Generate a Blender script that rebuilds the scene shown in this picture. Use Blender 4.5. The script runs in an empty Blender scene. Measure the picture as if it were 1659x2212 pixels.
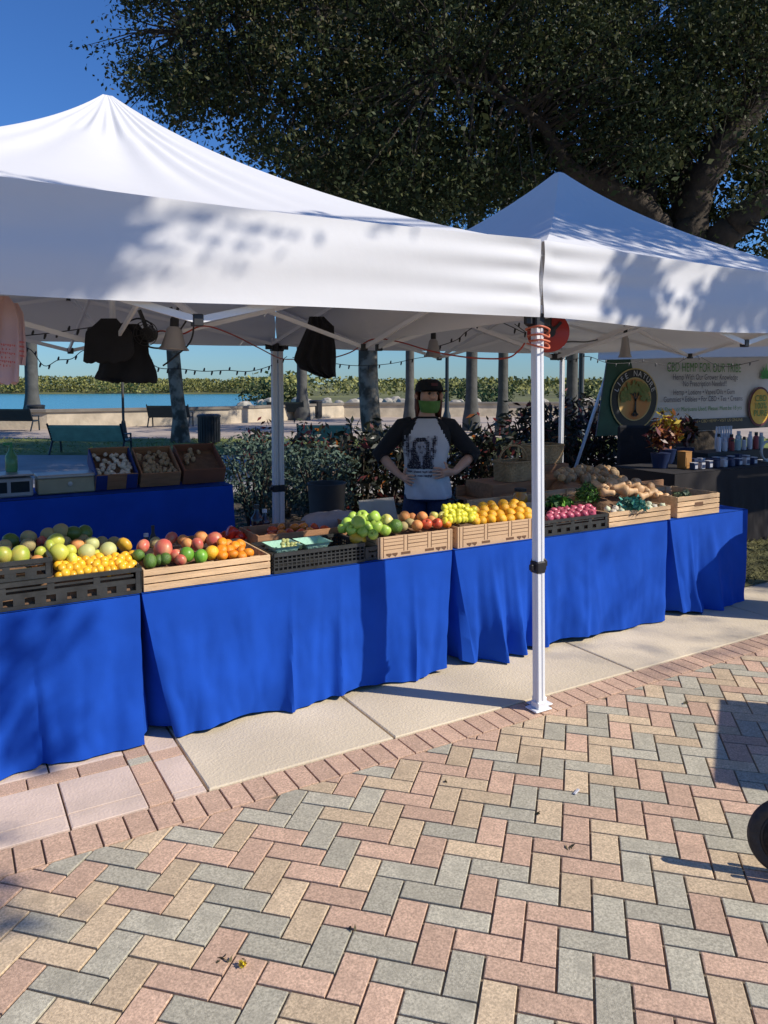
import bpy, bmesh, math, random
import numpy as np
from mathutils import Vector, Matrix, Euler, noise
R = math.radians
random.seed(7); NP = np.random.default_rng(11)
S = bpy.context.scene
COL = S.collection
# ------------------------------------------------------------------ camera frame (X right, Z forward, metres) and the place's own axes (u along the stall, v away from the street)
EYE, FPX, YAW, PITCH = 1.65, 1620.0, 59.5, 4.0
PW, PH, HZ = 1659.0, 2212.0, 825.0
FW = (math.cos(R(YAW)), math.sin(R(YAW))); RT = (FW[1], -FW[0])
SHIFT = (PH / 2 - HZ) - FPX * math.tan(R(PITCH)); PY0 = PH / 2 - SHIFT
def ray(px, py):
    x = (px - PW / 2) / FPX; y = -(py - PY0) / FPX
    c, s = math.cos(R(PITCH)), math.sin(R(PITCH))
    f = c + y * s; up = -s + y * c
    return RT[0] * x + FW[0] * f, RT[1] * x + FW[1] * f, up, f
def G(px, py, z=0.0):
    d = ray(px, py); t = (z - EYE) / d[2]; return Vector((d[0] * t, d[1] * t, z))
def V(px, py, v):
    d = ray(px, py); t = v / d[1]; return Vector((d[0] * t, v, EYE + d[2] * t))
def D(px, py, Z):
    d = ray(px, py); t = Z / d[3]; return Vector((d[0] * t, d[1] * t, EYE + d[2] * t))
def CW(X, Z, z=0.0): return Vector((X * RT[0] + Z * FW[0], X * RT[1] + Z * FW[1], z))
def depth(p): return p[0] * FW[0] + p[1] * FW[1]
SUN_EL = 38.0
_c = math.cos(R(SUN_EL)); SD = Vector((0.692 * _c, -0.722 * _c, math.sin(R(SUN_EL)))).normalized()
# ------------------------------------------------------------------ materials
def _nodes(name):
    m = bpy.data.materials.new(name); m.use_nodes = True; nt = m.node_tree
    return m, nt, nt.nodes['Principled BSDF'], nt.nodes['Material Output']
def mat(name, col, rough=0.6, var=0.12, scale=8.0, bump=0.0, bscale=40.0, spec=0.5, metal=0.0, trans=0.0, col2=None, island=0.0, coat=0.0, detail=4.0, sharp=None, obj=0.0, sheen=0.0):
    m, nt, b, out = _nodes(name); L = nt.links; N = nt.nodes
    tc = N.new('ShaderNodeTexCoord'); nz = N.new('ShaderNodeTexNoise')
    nz.inputs['Scale'].default_value = scale; nz.inputs['Detail'].default_value = detail
    L.new(tc.outputs['Object'], nz.inputs['Vector'])
    rp = N.new('ShaderNodeValToRGB'); lo, hi = sharp or (0.3, 0.7)
    c2 = col2 if col2 else tuple(min(1, c * (1 + var)) for c in col)
    c1 = col if col2 else tuple(c * (1 - var) for c in col)
    rp.color_ramp.elements[0].position = lo; rp.color_ramp.elements[1].position = hi
    rp.color_ramp.elements[0].color = (*c1, 1); rp.color_ramp.elements[1].color = (*c2, 1)
    L.new(nz.outputs['Fac'], rp.inputs['Fac']); o = rp.outputs['Color']
    def vary(src, amt, o):
        mr = N.new('ShaderNodeMapRange'); mr.inputs['To Min'].default_value = 1 - amt; mr.inputs['To Max'].default_value = 1 + amt
        L.new(src, mr.inputs['Value'])
        mx = N.new('ShaderNodeMix'); mx.data_type = 'RGBA'; mx.blend_type = 'MULTIPLY'; mx.inputs[0].default_value = 1
        L.new(o, mx.inputs[6]); L.new(mr.outputs[0], mx.inputs[7]); return mx.outputs[2]
    if island:
        g = N.new('ShaderNodeNewGeometry'); o = vary(g.outputs['Random Per Island'], island, o)
    if obj:
        g = N.new('ShaderNodeObjectInfo'); o = vary(g.outputs['Random'], obj, o)
    L.new(o, b.inputs['Base Color'])
    b.inputs['Roughness'].default_value = rough; b.inputs['Specular IOR Level'].default_value = spec; b.inputs['Metallic'].default_value = metal
    if coat: b.inputs['Coat Weight'].default_value = coat; b.inputs['Coat Roughness'].default_value = 0.15
    if sheen: b.inputs['Sheen Weight'].default_value = sheen
    if bump:
        nb = N.new('ShaderNodeTexNoise'); nb.inputs['Scale'].default_value = bscale; nb.inputs['Detail'].default_value = 5
        L.new(tc.outputs['Object'], nb.inputs['Vector'])
        bp = N.new('ShaderNodeBump'); bp.inputs['Strength'].default_value = bump; bp.inputs['Distance'].default_value = 0.02
        L.new(nb.outputs['Fac'], bp.inputs['Height']); L.new(bp.outputs['Normal'], b.inputs['Normal'])
    if trans:
        t = N.new('ShaderNodeBsdfTranslucent'); L.new(o, t.inputs['Color'])
        ms = N.new('ShaderNodeMixShader'); ms.inputs['Fac'].default_value = trans
        L.new(b.outputs[0], ms.inputs[1]); L.new(t.outputs[0], ms.inputs[2]); L.new(ms.outputs[0], out.inputs['Surface'])
    return m
# ------------------------------------------------------------------ mesh builder
class MB:
    def __init__(s): s.v = []; s.f = []; s.m = []
    def add(s, vs, fs, mi=0):
        o = len(s.v); s.v += [tuple(p) for p in vs]; s.f += [tuple(i + o for i in f) for f in fs]; s.m += [mi] * len(fs); return s
    def box(s, c, size, mi=0, rot=None, bev=0.0):
        hx, hy, hz = size[0] / 2, size[1] / 2, size[2] / 2
        if bev:
            b = min(bev, hx * .9, hy * .9, hz * .9); vs = []; fs = []
            idx = {}
            for sx in (-1, 1):
                for sy in (-1, 1):
                    for sz in (-1, 1):
                        for k, (dx, dy, dz) in enumerate(((0, b, b), (b, 0, b), (b, b, 0))):
                            idx[sx, sy, sz, k] = len(vs); vs.append((sx * (hx - dx), sy * (hy - dy), sz * (hz - dz)))
            for a in (-1, 1):
                fs.append([idx[a, p, q, 0] for p, q in ((-1, -1), (1, -1), (1, 1), (-1, 1))])
                fs.append([idx[p, a, q, 1] for p, q in ((-1, -1), (1, -1), (1, 1), (-1, 1))])
                fs.append([idx[p, q, a, 2] for p, q in ((-1, -1), (1, -1), (1, 1), (-1, 1))])
            for p in (-1, 1):
                for q in (-1, 1):
                    fs.append([idx[p, q, -1, 0], idx[p, q, 1, 0], idx[p, q, 1, 1], idx[p, q, -1, 1]])
                    fs.append([idx[p, -1, q, 0], idx[p, 1, q, 0], idx[p, 1, q, 2], idx[p, -1, q, 2]])
                    fs.append([idx[-1, p, q, 1], idx[1, p, q, 1], idx[1, p, q, 2], idx[-1, p, q, 2]])
                    for r in (-1, 1): fs.append([idx[p, q, r, 0], idx[p, q, r, 1], idx[p, q, r, 2]])
        else:
            vs = [(x, y, z) for x in (-hx, hx) for y in (-hy, hy) for z in (-hz, hz)]
            fs = [(0, 1, 3, 2), (4, 6, 7, 5), (0, 4, 5, 1), (2, 3, 7, 6), (0, 2, 6, 4), (1, 5, 7, 3)]
        M = rot.to_matrix() if isinstance(rot, Euler) else (rot or Matrix.Identity(3))
        c = Vector(c); return s.add([M @ Vector(p) + c for p in vs], fs, mi)
    def tube(s, path, rad, n=8, mi=0, caps=True, flat=None):
        P = [Vector(p) for p in path]; k = len(P)
        rs = rad if isinstance(rad, (list, tuple)) else [rad] * k
        vs = []; fs = []; nrm = None
        for i, p in enumerate(P):
            t = (P[min(i + 1, k - 1)] - P[max(i - 1, 0)]).normalized()
            if nrm is None: nrm = t.orthogonal().normalized()
            else:
                nrm = nrm - t * nrm.dot(t)
                nrm = nrm.normalized() if nrm.length > 1e-6 else t.orthogonal().normalized()
            bn = t.cross(nrm)
            for j in range(n):
                a = 2 * math.pi * (j + .5 * (n == 4)) / n
                vs.append(p + (nrm * math.cos(a) + bn * math.sin(a)) * rs[i])
        for i in range(k - 1):
            for j in range(n):
                a, b = i * n + j, i * n + (j + 1) % n; fs.append((a, b, b + n, a + n))
        if caps: fs.append(tuple(range(n - 1, -1, -1))); fs.append(tuple((k - 1) * n + j for j in range(n)))
        return s.add(vs, fs, mi)
    def bar(s, a, b, w, h=None, mi=0):
        a, b = Vector(a), Vector(b); t = b - a; L = t.length; t.normalize(); h = h or w
        up = Vector((0, 0, 1)) if abs(t.z) < .95 else Vector((0, 1, 0))
        x = t.cross(up).normalized(); z = x.cross(t)
        return s.box((a + b) / 2, (w, L, h), mi, Matrix((x, t, z)).transposed())
    def lathe(s, prof, c=(0, 0, 0), n=16, mi=0, M=None, mod=None):
        vs = []; fs = []; k = len(prof); c = Vector(c)
        for r, z in prof:
            for j in range(n):
                a = 2 * math.pi * j / n; rr = r * (mod(a, z) if mod else 1)
                p = Vector((rr * math.cos(a), rr * math.sin(a), z)); vs.append((M @ p if M else p) + c)
        for i in range(k - 1):
            for j in range(n):
                a, b = i * n + j, i * n + (j + 1) % n; fs.append((a, b, b + n, a + n))
        if prof[0][0] > 1e-5: fs.append(tuple(range(n - 1, -1, -1)))
        if prof[-1][0] > 1e-5: fs.append(tuple((k - 1) * n + j for j in range(n)))
        return s.add(vs, fs, mi)
    def grid(s, fn, nu, nv, mi=0, mf=None):
        vs = [fn(i / nu, j / nv) for j in range(nv + 1) for i in range(nu + 1)]
        fs = []; o = len(s.v)
        for j in range(nv):
            for i in range(nu):
                a = j * (nu + 1) + i; fs.append((a, a + 1, a + nu + 2, a + nu + 1))
        s.add(vs, fs, mi)
        if mf:
            for k in range(len(fs)): s.m[-len(fs) + k] = mf((k % nu + .5) / nu, (k // nu + .5) / nv)
        return s
    def poly(s, pts, z0, z1, mi=0):
        n = len(pts); vs = [(*p[:2], z0) for p in pts] + [(*p[:2], z1) for p in pts]
        return s.add(vs, [tuple(range(n - 1, -1, -1)), tuple(range(n, 2 * n))] + [(i, (i + 1) % n, n + (i + 1) % n, n + i) for i in range(n)], mi)
def link(name, me, parent=None, loc=(0, 0, 0)):
    o = bpy.data.objects.new(name, me); COL.objects.link(o); o.location = loc
    if parent: o.parent = parent
    return o
def wloc(o):
    p = Vector(o.location)
    while o.parent: o = o.parent; p += Vector(o.location)
    return p
def tag(o, label=None, cat=None, group=None, kind=None):
    if label: o['label'] = label
    if cat: o['category'] = cat
    if group: o['group'] = group
    if kind: o['kind'] = kind
    return o
def obj(name, mb, mats, parent=None, smooth=False, origin=None):
    """world-space mesh builder -> one object; top-level ones get their origin at their base"""
    if not isinstance(mats, (list, tuple)): mats = [mats]
    A = np.array(mb.v, dtype=float)
    if parent is not None: off = np.array(wloc(parent))
    elif origin is not None: off = np.array(origin, dtype=float)
    else:
        lo, hi = A.min(0), A.max(0); off = np.array([(lo[0] + hi[0]) / 2, (lo[1] + hi[1]) / 2, lo[2]])
    me = bpy.data.meshes.new(name); me.from_pydata((A - off).tolist(), [], mb.f)
    for m in mats: me.materials.append(m)
    if len(mats) > 1: me.polygons.foreach_set('material_index', mb.m)
    bm = bmesh.new(); bm.from_mesh(me); bmesh.ops.recalc_face_normals(bm, faces=bm.faces); bm.to_mesh(me); bm.free()
    if smooth:
        me.polygons.foreach_set('use_smooth', [True] * len(me.polygons))
        if smooth != 'all': me.set_sharp_from_angle(angle=R(40))
    return link(name, me, parent, (0, 0, 0) if parent is not None else tuple(off))
def empty(name, loc, label, cat, group=None):
    o = bpy.data.objects.new(name, None); COL.objects.link(o); o.location = loc; o.empty_display_size = .2
    return tag(o, label, cat, group)
KIDS = {}
def copy_tree(o, parent=None):
    c = o.copy(); COL.objects.link(c)
    if parent: c.parent = parent
    for ch in [x for x in bpy.data.objects if x.parent == o]: copy_tree(ch, c)
    return c
def leaf_mesh(name, C, size, mats, parent=None, loc=(0, 0, 0), asp=0.5, up=0.25, size_var=.35, mi=None, jitter=None):
    """many small folded leaves, each its own island, at centres C"""
    C = np.asarray(C); n = len(C)
    if parent is not None: loc = tuple(wloc(parent))
    a = NP.normal(size=(n, 3)); a /= np.linalg.norm(a, axis=1)[:, None]
    b = NP.normal(size=(n, 3)); b[:, 2] += up * 2; b -= a * (a * b).sum(1)[:, None]; b /= np.linalg.norm(b, axis=1)[:, None]
    sz = (size * (1 + size_var * NP.uniform(-1, 1, n)))[:, None] if np.isscalar(size) else size[:, None]
    c = np.cross(a, b)
    vs = np.stack([C - a * sz * .5, C + b * sz * asp * .5 + c * sz * .06, C + a * sz * .5, C - b * sz * asp * .5 + c * sz * .06], 1).reshape(-1, 3) - np.array(loc)
    me = bpy.data.meshes.new(name); me.vertices.add(4 * n); me.vertices.foreach_set('co', vs.ravel())
    me.loops.add(4 * n); me.loops.foreach_set('vertex_index', np.arange(4 * n, dtype=np.int32))
    me.polygons.add(n); me.polygons.foreach_set('loop_start', np.arange(0, 4 * n, 4, dtype=np.int32))
    if not isinstance(mats, (list, tuple)): mats = [mats]
    for m in mats: me.materials.append(m)
    if len(mats) > 1:
        me.polygons.foreach_set('material_index', (mi if mi is not None else NP.integers(0, len(mats), n)).astype(np.int32))
    me.update(calc_edges=True); me.validate()
    return link(name, me, parent, (0, 0, 0) if parent else loc)
def text_mb(mb, txt, M, size, mi=0, align='CENTER', ext=0.0, sx=1.0):
    """lettering as mesh: M maps the text plane into the place"""
    cu = bpy.data.curves.new('lettering', 'FONT'); cu.body = txt; cu.size = size; cu.align_x = align; cu.align_y = 'CENTER'; cu.extrude = ext
    o = bpy.data.objects.new('lettering', cu); COL.objects.link(o)
    dg = bpy.context.evaluated_depsgraph_get(); me = bpy.data.meshes.new_from_object(o.evaluated_get(dg))
    mb.add([M @ Vector((p.co.x * sx, p.co.y, p.co.z)) for p in me.vertices], [tuple(p.vertices) for p in me.polygons], mi)
    bpy.data.objects.remove(o); bpy.data.curves.remove(cu); bpy.data.meshes.remove(me)
def ss(a, b, x):
    t = max(0., min(1., (x - a) / (b - a))); return t * t * (3 - 2 * t)
# ------------------------------------------------------------------ palette
def spots(m, col, sc, r0, r1, keep, amt):
    """stains with a shape of their own: scattered round gum and oil marks on a ground material"""
    nt = m.node_tree; N, L = nt.nodes, nt.links; b = N['Principled BSDF']; tc = [n for n in N if n.type == 'TEX_COORD'][0]
    v = N.new('ShaderNodeTexVoronoi'); v.inputs['Scale'].default_value = sc; L.new(tc.outputs['Object'], v.inputs['Vector'])
    nz = N.new('ShaderNodeTexNoise'); nz.inputs['Scale'].default_value = 40; L.new(tc.outputs['Object'], nz.inputs['Vector'])
    ad = N.new('ShaderNodeMath'); ad.operation = 'MULTIPLY_ADD'; ad.inputs[1].default_value = .05; L.new(nz.outputs['Fac'], ad.inputs[0]); L.new(v.outputs['Distance'], ad.inputs[2])
    mr = N.new('ShaderNodeMapRange'); mr.inputs['From Min'].default_value = r0; mr.inputs['From Max'].default_value = r1; mr.inputs['To Min'].default_value = amt; mr.inputs['To Max'].default_value = 0; L.new(ad.outputs[0], mr.inputs['Value'])
    gt = N.new('ShaderNodeMath'); gt.operation = 'GREATER_THAN'; gt.inputs[1].default_value = keep; sp = N.new('ShaderNodeSeparateColor'); L.new(v.outputs['Color'], sp.inputs[0]); L.new(sp.outputs[0], gt.inputs[0])
    mu = N.new('ShaderNodeMath'); mu.operation = 'MULTIPLY'; L.new(mr.outputs[0], mu.inputs[0]); L.new(gt.outputs[0], mu.inputs[1])
    mx = N.new('ShaderNodeMix'); mx.data_type = 'RGBA'; old = b.inputs['Base Color'].links[0].from_socket; L.new(old, mx.inputs[6]); mx.inputs[7].default_value = (*col, 1); L.new(mu.outputs[0], mx.inputs[0]); L.new(mx.outputs[2], b.inputs['Base Color'])
    return m
def brick(name, c):
    c = tuple(.80 * x + .20 * y for x, y in zip(c, (.53, .45, .345))); m = mat(name, c, .92, scale=150, var=.34, bump=.25, bscale=420, island=.13, detail=6)
    spots(m, tuple(x * .78 for x in c), 14, .05, .6, .2, .5)
    spots(m, tuple(x * .62 for x in c), 5.5, .02, .33, .35, .55); return spots(m, (.05, .045, .045), 3.1, .045, .075, .55, .85)
M_conc = mat('concrete', (0.66, 0.56, 0.405), .9, scale=1.6, var=.14, bump=.25, bscale=90, detail=8)
spots(M_conc, (.42, .35, .25), 1.3, .02, .5, .3, .5); spots(M_conc, (.06, .05, .045), 2.6, .04, .07, .7, .85)
M_slab = mat('pink_concrete', (0.66, 0.52, 0.425), .9, scale=5, var=.12, bump=.2, bscale=90, detail=8)
M_joint = mat('joint_sand', (0.185, 0.145, 0.10), .95, scale=30, var=.3)
M_brR = brick('red_brick', (0.58, 0.365, 0.25))
M_brT = brick('tan_brick', (0.59, 0.44, 0.275))
M_brG = brick('grey_brick', (0.43, 0.405, 0.31))
M_canvas = mat('white_canvas', (0.70, 0.70, 0.71), .75, scale=3, var=.015, bump=.06, bscale=14, trans=.07)
M_wmetal = mat('white_enamel', (0.75, 0.76, 0.78), .35, scale=4, var=.03)
M_black = mat('black_plastic', (0.018, 0.018, 0.02), .5, scale=20, var=.2)
M_blue = mat('blue_cloth', (0.009, 0.068, 0.42), .85, scale=5, var=.10, bump=.12, bscale=350, spec=.15)
M_crate = mat('black_crate_plastic', (0.03, 0.032, 0.032), .45, scale=15, var=.35, bump=.1)
def wood(name, c, ax=0):
    m = mat(name, c, .75, scale=3, var=.22, bump=.25, bscale=30, island=.12)
    nt = m.node_tree; mp = nt.nodes.new('ShaderNodeMapping'); mp.inputs['Scale'].default_value = (2, 14, 14)
    tc = [n for n in nt.nodes if n.type == 'TEX_COORD'][0]
    for l in list(nt.links):
        if l.from_node == tc: nt.links.new(mp.outputs[0], l.to_socket)
    nt.links.new(tc.outputs['Object'], mp.inputs[0]); return m
M_wood = wood('pale_crate_wood', (0.62, 0.42, 0.24))
M_card = mat('printed_cardboard', (0.60, 0.40, 0.235), .8, scale=4, var=.06, bump=.08, bscale=60)
M_ink = mat('brown_ink', (0.16, 0.08, 0.04), .8, scale=30, var=.2)
M_dkwood = wood('brown_crate_wood', (0.34, 0.17, 0.08))
M_liner = mat('kraft_liner', (0.16, 0.09, 0.05), .9, scale=20, var=.3, bump=.4)
M_bark = mat('oak_bark', (0.055, 0.042, 0.031), .95, scale=5, var=.4, bump=.9, bscale=18)
M_bark2 = mat('mottled_bark', (0.09, 0.075, 0.055), .95, scale=3.5, col2=(0.30, 0.26, 0.2), sharp=(.45, .6), bump=.6, bscale=14)
M_palm = mat('palm_bark', (0.085, 0.085, 0.08), .95, scale=3, var=.3, bump=.6, bscale=10)
M_leafD = mat('oak_leaf_dark', (0.036, 0.050, 0.018), .6, scale=1, var=.25, island=.4, spec=.2, trans=.2)
M_leafL = mat('oak_leaf_olive', (0.066, 0.074, 0.026), .6, scale=1, var=.3, island=.4, spec=.2, trans=.25)
M_leafT = mat('oak_leaf_tan', (0.10, 0.085, 0.045), .7, scale=1, var=.3, island=.35, spec=.15)
# ================================================================== the ground
def clip(poly, f):
    out = []
    for i in range(len(poly)):
        p, q = poly[i], poly[(i + 1) % len(poly)]; fp, fq = f(p), f(q)
        if fp >= 0: out.append(p)
        if (fp >= 0) != (fq >= 0):
            t = fp / (fp - fq); out.append((p[0] + (q[0] - p[0]) * t, p[1] + (q[1] - p[1]) * t))
    return out
def block(mb, poly, z0, z1, bev, mi, jit=0.0):
    if len(poly) < 3: return
    cx = sum(p[0] for p in poly) / len(poly); cy = sum(p[1] for p in poly) / len(poly)
    A = abs(sum(poly[i][0] * poly[(i + 1) % len(poly)][1] - poly[(i + 1) % len(poly)][0] * poly[i][1] for i in range(len(poly)))) / 2
    if A < 4e-4: return
    r = math.sqrt(A); k = 1 - 2 * bev / r; n = len(poly)
    dz = random.uniform(-jit, jit); tx, ty = random.uniform(-jit, jit) * 8, random.uniform(-jit, jit) * 8
    h = lambda x, y: z1 + dz + (x - cx) * tx + (y - cy) * ty
    vs = [(x, y, z0) for x, y in poly] + [(x, y, h(x, y) - bev * .6) for x, y in poly]
    vs += [(cx + (x - cx) * k, cy + (y - cy) * k, h(x, y)) for x, y in poly]
    fs = [tuple(range(2 * n, 3 * n))]
    for i in range(n):
        j = (i + 1) % n; fs += [(i, j, n + j, n + i), (n + i, n + j, 2 * n + j, 2 * n + i)]
    mb.add(vs, fs, mi)
VB, VS = 2.715, 2.88           # herringbone edge, sidewalk edge
mb = MB(); s2 = math.sqrt(.5); W, B = .1, .0868; g = .0036
cols = {}
for i in range(-34, 62):
    for j in range(-44, 62):
        k = (i + j) % 4; a0 = .27 + W * i; b1 = 2.237 + B * j
        if k == 0: rc = (a0, b1 - 2 * B, a0 + W, b1)
        elif k == 1: rc = (a0, b1 - B, a0 + 2 * W, b1)
        else: continue
        pl = [(rc[0] + g, rc[1] + g), (rc[2] - g, rc[1] + g), (rc[2] - g, rc[3] - g), (rc[0] + g, rc[3] - g)]
        pl = [((a + b) * s2, (b - a) * s2) for a, b in pl]
        c = pl[0]
        if not (-2.6 < c[0] < 9.5 and c[1] > -1.6): continue
        pl = clip(pl, lambda p: VB - .004 - p[1])
        r = random.random(); mi = 0 if r < .35 else (1 if r < .64 else 2)
        block(mb, pl, -.03, 0, .0022, mi, .0008)
for i in range(-26, 97):
    u = .2525 + .0945 * i
    block(mb, [(u + g, VB + .003), (u + .0945 - g, VB + .003), (u + .0945 - g, VS - .003), (u + g, VS - .003)], -.03, 0, .0022, 0, .0008)
paving = obj('brick_paving', mb, [M_brR, M_brT, M_brG]); tag(paving, 'herringbone paving of red, tan and grey bricks', kind='structure')
mb = MB(); mb.box((3.4, .6, -.045), (12.4, 4.6, .074)); tag(obj('paving_joints', mb, M_joint), 'sand joints under the brick paving', kind='structure')
# sidewalk slabs
mb = MB(); us = [.872, 1.755, 3.355, 4.955, 6.555, 8.155, 9.8]
for a, b in zip(us, us[1:]):
    for c, d in ((VS + .004, 4.6), (4.61, 6.9)):
        block(mb, [(a + .006, c), (b - .006, c), (b - .006, d), (a + .006, d)], -.08, .004, .006, 0)
tag(obj('sidewalk', mb, M_conc), 'beige concrete sidewalk slabs under the stall', kind='structure')
mb = MB()
for x, x2 in zip((-2.4, -1.5, -.55, .355), (-1.5, -.55, .355, .640)):      # slabs, narrow row, brick band and the row behind it
    for c, d in ((2.99, 3.252), (VS + .004, 2.984)): block(mb, [(x + .004, c), (x2 - .004, c), (x2 - .004, d), (x + .004, d)], -.05, .003, .003, 1)
    o2 = .02 if x2 < .6 else 0
    block(mb, [(x - .016, 3.358), (x2 - .004 - o2, 3.358), (x2 - .004 - o2, 6.9), (x - .016, 6.9)], -.05, .003, .003, 1)
x = .442
while x > -2.4:
    block(mb, [(x - .194, 3.257), (x - .003, 3.257), (x - .003, 3.352), (x - .194, 3.352)], -.05, .003, .002, 0); x -= .197
block(mb, [(.445, 3.257), (.632, 3.257), (.632, 3.352), (.445, 3.352)], -.05, .003, .002, 0)
y = VS + .003; k = 0
while y < 6.5:
    dy = .178 if k < 2 else (.063 if k == 2 else .18)
    block(mb, [(.641, y + .002), (.732, y + .002), (.732, y + dy - .002), (.641, y + dy - .002)], -.05, .003, .002, 2 if k == 2 else 0); y += dy; k += 1
for c, d, m in ((VS + .004, 2.925, 1), (2.931, 3.225, 1), (3.231, 3.31, 0), (3.316, 6.9, 1)):
    block(mb, [(.740, c), (.866, c), (.866, d), (.740, d)], -.05, .003, .002, m)
tag(obj('slab_paving', mb, [M_brR, M_slab, M_brG]), 'pink concrete slabs with red brick bands', kind='structure')
mb = MB(); mb.box((.0, 4.9, -.06), (19.7, 4.06, .08)); tag(obj('slab_bed', mb, M_joint), 'dark joints under the sidewalk slabs', kind='structure')
# ---- far ground, in bands that run along the shore
def band(name, m, X0, X1, Z0, Z1, z, label, bump=0, nx=1, nz=1):
    mb = MB()
    def f(s, t):
        p = CW(X0 + (X1 - X0) * s, Z0 + (Z1 - Z0) * t, z)
        if bump: p.z += bump * (NP.random() - .5)
        return p
    mb.grid(f, nx, nz); o = obj(name, mb, m, origin=CW((X0 + X1) / 2, Z0, z)); return tag(o, label, kind='structure')
M_soil = mat('mulch_soil', (0.075, 0.055, 0.035), .95, scale=14, var=.4, bump=.7, bscale=40)
M_grass = mat('lawn', (0.17, 0.20, 0.045), .9, scale=2.5, var=.3, bump=.8, bscale=60)
M_walk = mat('grey_walk', (0.33, 0.31, 0.29), .9, scale=1.2, var=.14, bump=.2)
M_prom = mat('promenade_paver', (0.40, 0.33, 0.27), .9, scale=.9, var=.15, bump=.2)
M_scrub = mat('marsh_ground', (0.12, 0.125, 0.04), .95, scale=.12, var=.35)
M_sand = mat('dry_ground', (0.21, 0.18, 0.115), .95, scale=1.5, var=.25)
WALL = [(-900, 18), (-40, 23.5), (-12.1, 26.9), (-6.2, 30.3), (-1.9, 35.8), (4.7, 36.6), (60, 39), (900, 60)]
def wz(X):
    for (a, b), (c, d) in zip(WALL, WALL[1:]):
        if X <= c: return b + (d - b) * (X - a) / (c - a)
    return WALL[-1][1]
XS = sorted(set([-900, -300, -100, -60] + [x for x, z in WALL] + [i * 1.5 for i in range(-40, 41)] + [100, 300]))
mb = MB(); mb.grid(lambda s, t: (lambda X: CW(X, -60 + (wz(X) + 60.1) * t, -.11))(XS[int(round(s * (len(XS) - 1)))]), len(XS) - 1, 4)
tag(obj('ground', mb, M_sand, origin=(0, 0, -.11)), 'bare sandy ground round the market', kind='structure')
band('mulch_bed', M_soil, -6.5, 16, 6.2, 11.2, -.015, 'dark mulch of the planting bed behind the stall', .02, 60, 20)
band('walkway', M_walk, -40, 40, 11.25, 17.2, -.03, 'grey concrete walkway behind the stall')
band('lawn', M_grass, -40, 40, 17.25, 22.2, -.03, 'green lawn strip behind the walkway', .03, 120, 12)
mb = MB(); XP = [x for x in XS if -60 <= x <= 60]; mb.grid(lambda s, t: (lambda X: CW(X, 22.25 + (wz(X) - 22.25) * t, -.03))(XP[int(round(s * (len(XP) - 1)))]), len(XP) - 1, 2); tag(obj('promenade', mb, M_prom, origin=CW(0, 30, -.03)), 'paved promenade along the seawall', kind='structure')
mb = MB(); mb.grid(lambda s, t: CW(16 + 50 * s, 8.5 + 5 * t, -.02), 10, 3); tag(obj('verge', mb, M_grass, origin=CW(16, 9)), 'grass verge beside the next stall', kind='structure')
# grass beside the next stall on the right
mb = MB(); mb.grid(lambda s, t: (5.3 + 6 * s, 3.62 + 1.1 * t, .012 + .02 * NP.random()), 90, 20); tag(obj('grass_verge', mb, mat('dry_lawn', (0.16, 0.15, 0.055), .95, scale=9, var=.4, bump=.9, bscale=70)), 'patchy dry grass beside the next stall', kind='structure')
C = np.stack([NP.uniform(5.3, 11, 5000), NP.uniform(3.65, 4.7, 5000), NP.uniform(.02, .05, 5000)], 1)
M_blade = mat('dry_grass_blade', (0.16, 0.15, 0.05), .8, var=.3, island=.4)
tag(leaf_mesh('grass', C, .05, M_blade, loc=(8, 4.1, 0), asp=.15, up=2), 'short dry grass on the verge', 'grass', kind='stuff')
C = np.stack([np.array(CW(NP.uniform(-30, 30), NP.uniform(17.3, 22.1), .02)) for _ in range(9000)])
M_blade2 = mat('green_grass_blade', (0.19, 0.23, 0.05), .8, var=.3, island=.4)
tag(leaf_mesh('lawn_grass', C, .09, M_blade2, loc=CW(0, 19), asp=.2, up=1.5), 'green grass tufts of the lawn strip', 'grass', kind='stuff')
# ---- water, far shore
m, nt, b, out = _nodes('bay_water')
b.inputs['Base Color'].default_value = (0.05, 0.25, 0.31, 1); b.inputs['Roughness'].default_value = .25; b.inputs['Specular IOR Level'].default_value = .35
nz = nt.nodes.new('ShaderNodeTexNoise'); nz.inputs['Scale'].default_value = .9; nz.inputs['Detail'].default_value = 6
tc = nt.nodes.new('ShaderNodeTexCoord'); nt.links.new(tc.outputs['Object'], nz.inputs['Vector'])
bp = nt.nodes.new('ShaderNodeBump'); bp.inputs['Strength'].default_value = .6; bp.inputs['Distance'].default_value = .15
nt.links.new(nz.outputs['Fac'], bp.inputs['Height']); nt.links.new(bp.outputs['Normal'], b.inputs['Normal'])
mb = MB(); mb.grid(lambda s, t: CW(-500 + 1000 * s, 18 + 420 * t, -.75), 2, 2)
tag(obj('water', mb, m, origin=CW(0, 39, -.75)), 'blue green water of the bay', kind='structure')
mb = MB()
def shore(s, t):        # marsh land: the far bank on the left, coming near on the right
    X = -260 + 560 * s; edge = 150 - 96 * ss(-24, -6, X) + 4 * math.sin(X * .21)
    return CW(X, edge + t * (480 - edge), -.72 + .75 * ss(0, .03, t) + .25 * math.sin(X * .05 + t * 9) * t)
mb.grid(shore, 140, 24); tag(obj('far_shore', mb, M_scrub, origin=CW(0, 150, -.7)), 'low marsh land across the bay', kind='structure')
P = []; n = 0
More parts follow.
